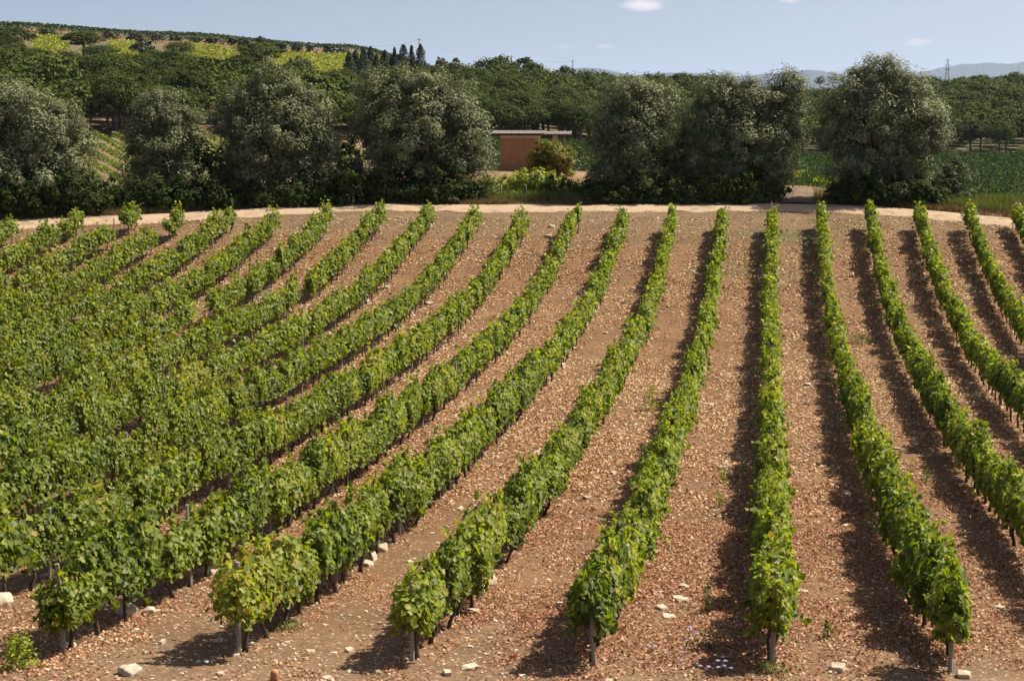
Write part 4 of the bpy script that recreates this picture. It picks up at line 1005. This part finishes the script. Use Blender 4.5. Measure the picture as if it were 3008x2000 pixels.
# round trees and scrub on the terrace bank
SCR = [(420, 118, 42, 368, 'dark round tree between the second and middle yellow plots'), (405, 92, 26, 410, 'dark bush on the bank above the second plot'), (465, 97, 22, 412, 'bush on the bank left of centre'), (580, 105, 20, 410, 'dark round bush above the middle plot'),
       (628, 104, 22, 412, 'second round bush above the middle plot'), (685, 108, 14, 414, 'small bush right of the middle plot top'), (815, 122, 14, 414, 'dark bush above the wide plot'), (832, 122, 12, 412, 'small dark bush beside another above the wide plot'),
       (873, 124, 16, 414, 'rounded grey bush above the wide plot'), (914, 128, 11, 414, 'small grey bush on the reddish bank'), (970, 133, 18, 416, 'low bush on the orange bank'), (720, 112, 20, 412, 'low wide bush on the bank'), (330, 88, 24, 412, 'wide bush on the left bank'),
       (150, 82, 26, 412, 'low bush on the far left bank'), (520, 100, 20, 412, 'low bush mid bank'), (1010, 140, 20, 418, 'bush at the right end of the orange bank'), (1295, 170, 20, 400, 'small bush on the skyline right of the cypresses'), (1340, 172, 8, 420, 'thin bush on the skyline beyond the rightmost cypress'),
       (660, 190, 40, 285, 'grey-green round tree in the pine slope'), (880, 170, 45, 332, 'grey-green oak below the wide plot'), (1700, 290, 45, 330, 'olive-green oak in the wood behind the hut'), (1610, 285, 40, 330, 'pale green oak left of the other behind the hut'), (770, 108, 16, 414, 'low bush between bank and wide plot')]
for i, (u, v, hw, Z, lab) in enumerate(SCR):
    x, y = at(u, Z); bz = float(H(x, y)); k = Z * math.cos(PITCH) / F_PX; r = np.random.default_rng(640 + i)
    R = hw * k; top = max(height_at(u, v, Z) - bz, R * .9)
    t = empty('round_tree' if hw > 30 else 'bush', (x, y, bz), lab, 'tree' if hw > 30 else 'bush', None)
    lob = [(0, 0, top - R * .62, R * .8, R * .8, R * .62), (-R * .5, 0, top - R * .9, R * .55, R * .55, R * .5), (R * .5, 0, top - R * .85, R * .55, R * .55, R * .5), (0, 0, max(.4, top * .35), R * .8, R * .8, max(.4, top * .35))]
    V, Fq, T = clump_crown(lob, r, .42, .35, (1.2, 22), .45)
    link('crown', mesh('crown', V, Fq, MAT['scrub'], T), t)
    link('trunk', tube_mesh('trunk', [([(0, 0, -.3), (0.05, 0, top * .5)], [.15, .1], 6)], MAT['treebark']), t)

r = np.random.default_rng(691)
n = 26000
u = r.uniform(-150, 1330, n); Z = 395 + r.uniform(0, 48, n); x, y = at(u, Z)
keep = vnoise(x / 3.5, y / 3.5, 12) + .6 * vnoise(x / 1.2, y / 1.2, 13) > r.uniform(-.35, .9, n); x, y = x[keep], y[keep]; n = len(x)
V, Fq, T = leaves(np.stack([x, y, H(x, y) + r.uniform(.05, .8, n)], 1), r.normal(size=(n, 3)) + (0, 0, .8), .42 * r.uniform(.6, 1.3, n), BLADE(.4), r, r.uniform(0, 1, n))
prop(link('hillside_scrub', mesh('hillside_scrub', V, Fq, MAT['scrub'], T)), 'low brownish green scrub covering the reddish bank near the hilltop', 'scrub', kind='stuff')

# ------------------------------------------------------------------ power line and lattice tower
metal = noise_mat('grey weathered metal', (.16, .16, .17), (.26, .26, .27), 3, .6, .1)
pole_m = noise_mat('grey pole', (.14, .13, .13), (.22, .21, .20), 3, .8, .1)
poles = []
for u, v, Z, lab in ((1232, 113, 440, 'tall grey power pole above the rightmost cypress'), (1503, 163, 470, 'grey power pole on the ridge left of the sky centre'), (1682, 177, 480, 'thin power pole on the wooded ridge above the hut')):
    x, y = at(u, Z); bz = float(H(x, y)); top = height_at(u, v, Z)
    t = empty('power_pole', (x, y, bz), lab, 'power pole', 'poles of the overhead line', YAW)
    h = top - bz
    link('mast', tube_mesh('mast', [([(0, 0, -.5), (0, 0, h)], [.19, .13], 7)], pole_m), t)
    link('cross_arm', box_mesh('cross_arm', [((0, .0, h - .35), (1.1, .1, .1))], pole_m), t)
    poles.append(np.array([x, y, top - .3]))
x, y = at(1000, 430); pl = np.array([x, y, height_at(1000, 122, 430)])
x, y = at(2100, 560); pr = np.array([x, y, height_at(2100, 235, 560)])
def wire(a, b, sag, lab):
    t_ = np.linspace(0, 1, 24)[:, None]; P = a + (b - a) * t_; P[:, 2] -= sag * 4 * (t_ * (1 - t_))[:, 0]
    prop(link('power_cable', tube_mesh('power_cable', [(P, [.024] * 24, 4)], metal)), lab, 'cable')
wire(pl, poles[0], 1.6, 'thin cable running left from the tall power pole along the hilltop')
wire(poles[0], poles[1], 1.9, 'thin sagging cable between the tall pole and the ridge pole')
wire(poles[1], poles[2], .8, 'thin cable between the two poles on the wooded ridge')
def tower():
    u, Z = 2781, 700; x, y = at(u, Z); bz = float(H(x, y)); h = height_at(u, 172, Z) - bz; b = 1.7; tw = .45
    t = empty('lattice_tower', (x, y, bz), 'steel lattice transmission tower rising above the pines on the right ridge', 'transmission tower', None, YAW)
    tb = []; f = lambda z: b + (tw - b) * min(1, z / (h * .8))
    for sx in (-1, 1):
        for sy in (-1, 1): tb.append(([(sx * b, sy * b, -.5), (sx * tw, sy * tw, h * .8), (0, 0, h)], [.07, .06, .035], 4))
    lev = np.linspace(0, h * .8, 12)
    for a, c in zip(lev[:-1], lev[1:]):
        for s1, s2 in (((-1, -1), (1, -1)), ((-1, 1), (1, 1)), ((-1, -1), (-1, 1)), ((1, -1), (1, 1))):
            tb.append(([(s1[0] * f(a), s1[1] * f(a), a), (s2[0] * f(c), s2[1] * f(c), c)], [.028, .028], 3)); tb.append(([(s2[0] * f(a), s2[1] * f(a), a), (s1[0] * f(c), s1[1] * f(c), c)], [.028, .028], 3))
    link('lattice_mast', tube_mesh('lattice_mast', tb, metal, smooth=False), t)
    for z, w in ((h * .95, .9), (h * .86, 1.3), (h * .78, 1.1)):
        link('cross_arm', tube_mesh('cross_arm', [([(-w, 0, z), (w, 0, z)], [.07, .07], 4), ([(-w, 0, z), (0, 0, z + .6)], [.05, .05], 4), ([(w, 0, z), (0, 0, z + .6)], [.05, .05], 4)], metal, smooth=False), t)
tower()

# ------------------------------------------------------------------ haze
HAZE = 0.5
if HAZE:
    m, t, out = new_mat('air haze')
    pv = N(t, 'ShaderNodeVolumePrincipled'); pv.inputs['Density'].default_value = 3.6e-5; pv.inputs['Color'].default_value = (.62, .76, 1, 1); pv.inputs['Anisotropy'].default_value = .2
    L(t, pv.outputs[0], out.inputs['Volume'])
    V, Fq = box((0, 11000, 160), (60000, 46000, 560))
    prop(link('haze', mesh('haze', V, Fq, m)), 'thin bluish summer haze in the air over the valley', 'haze', kind='stuff')
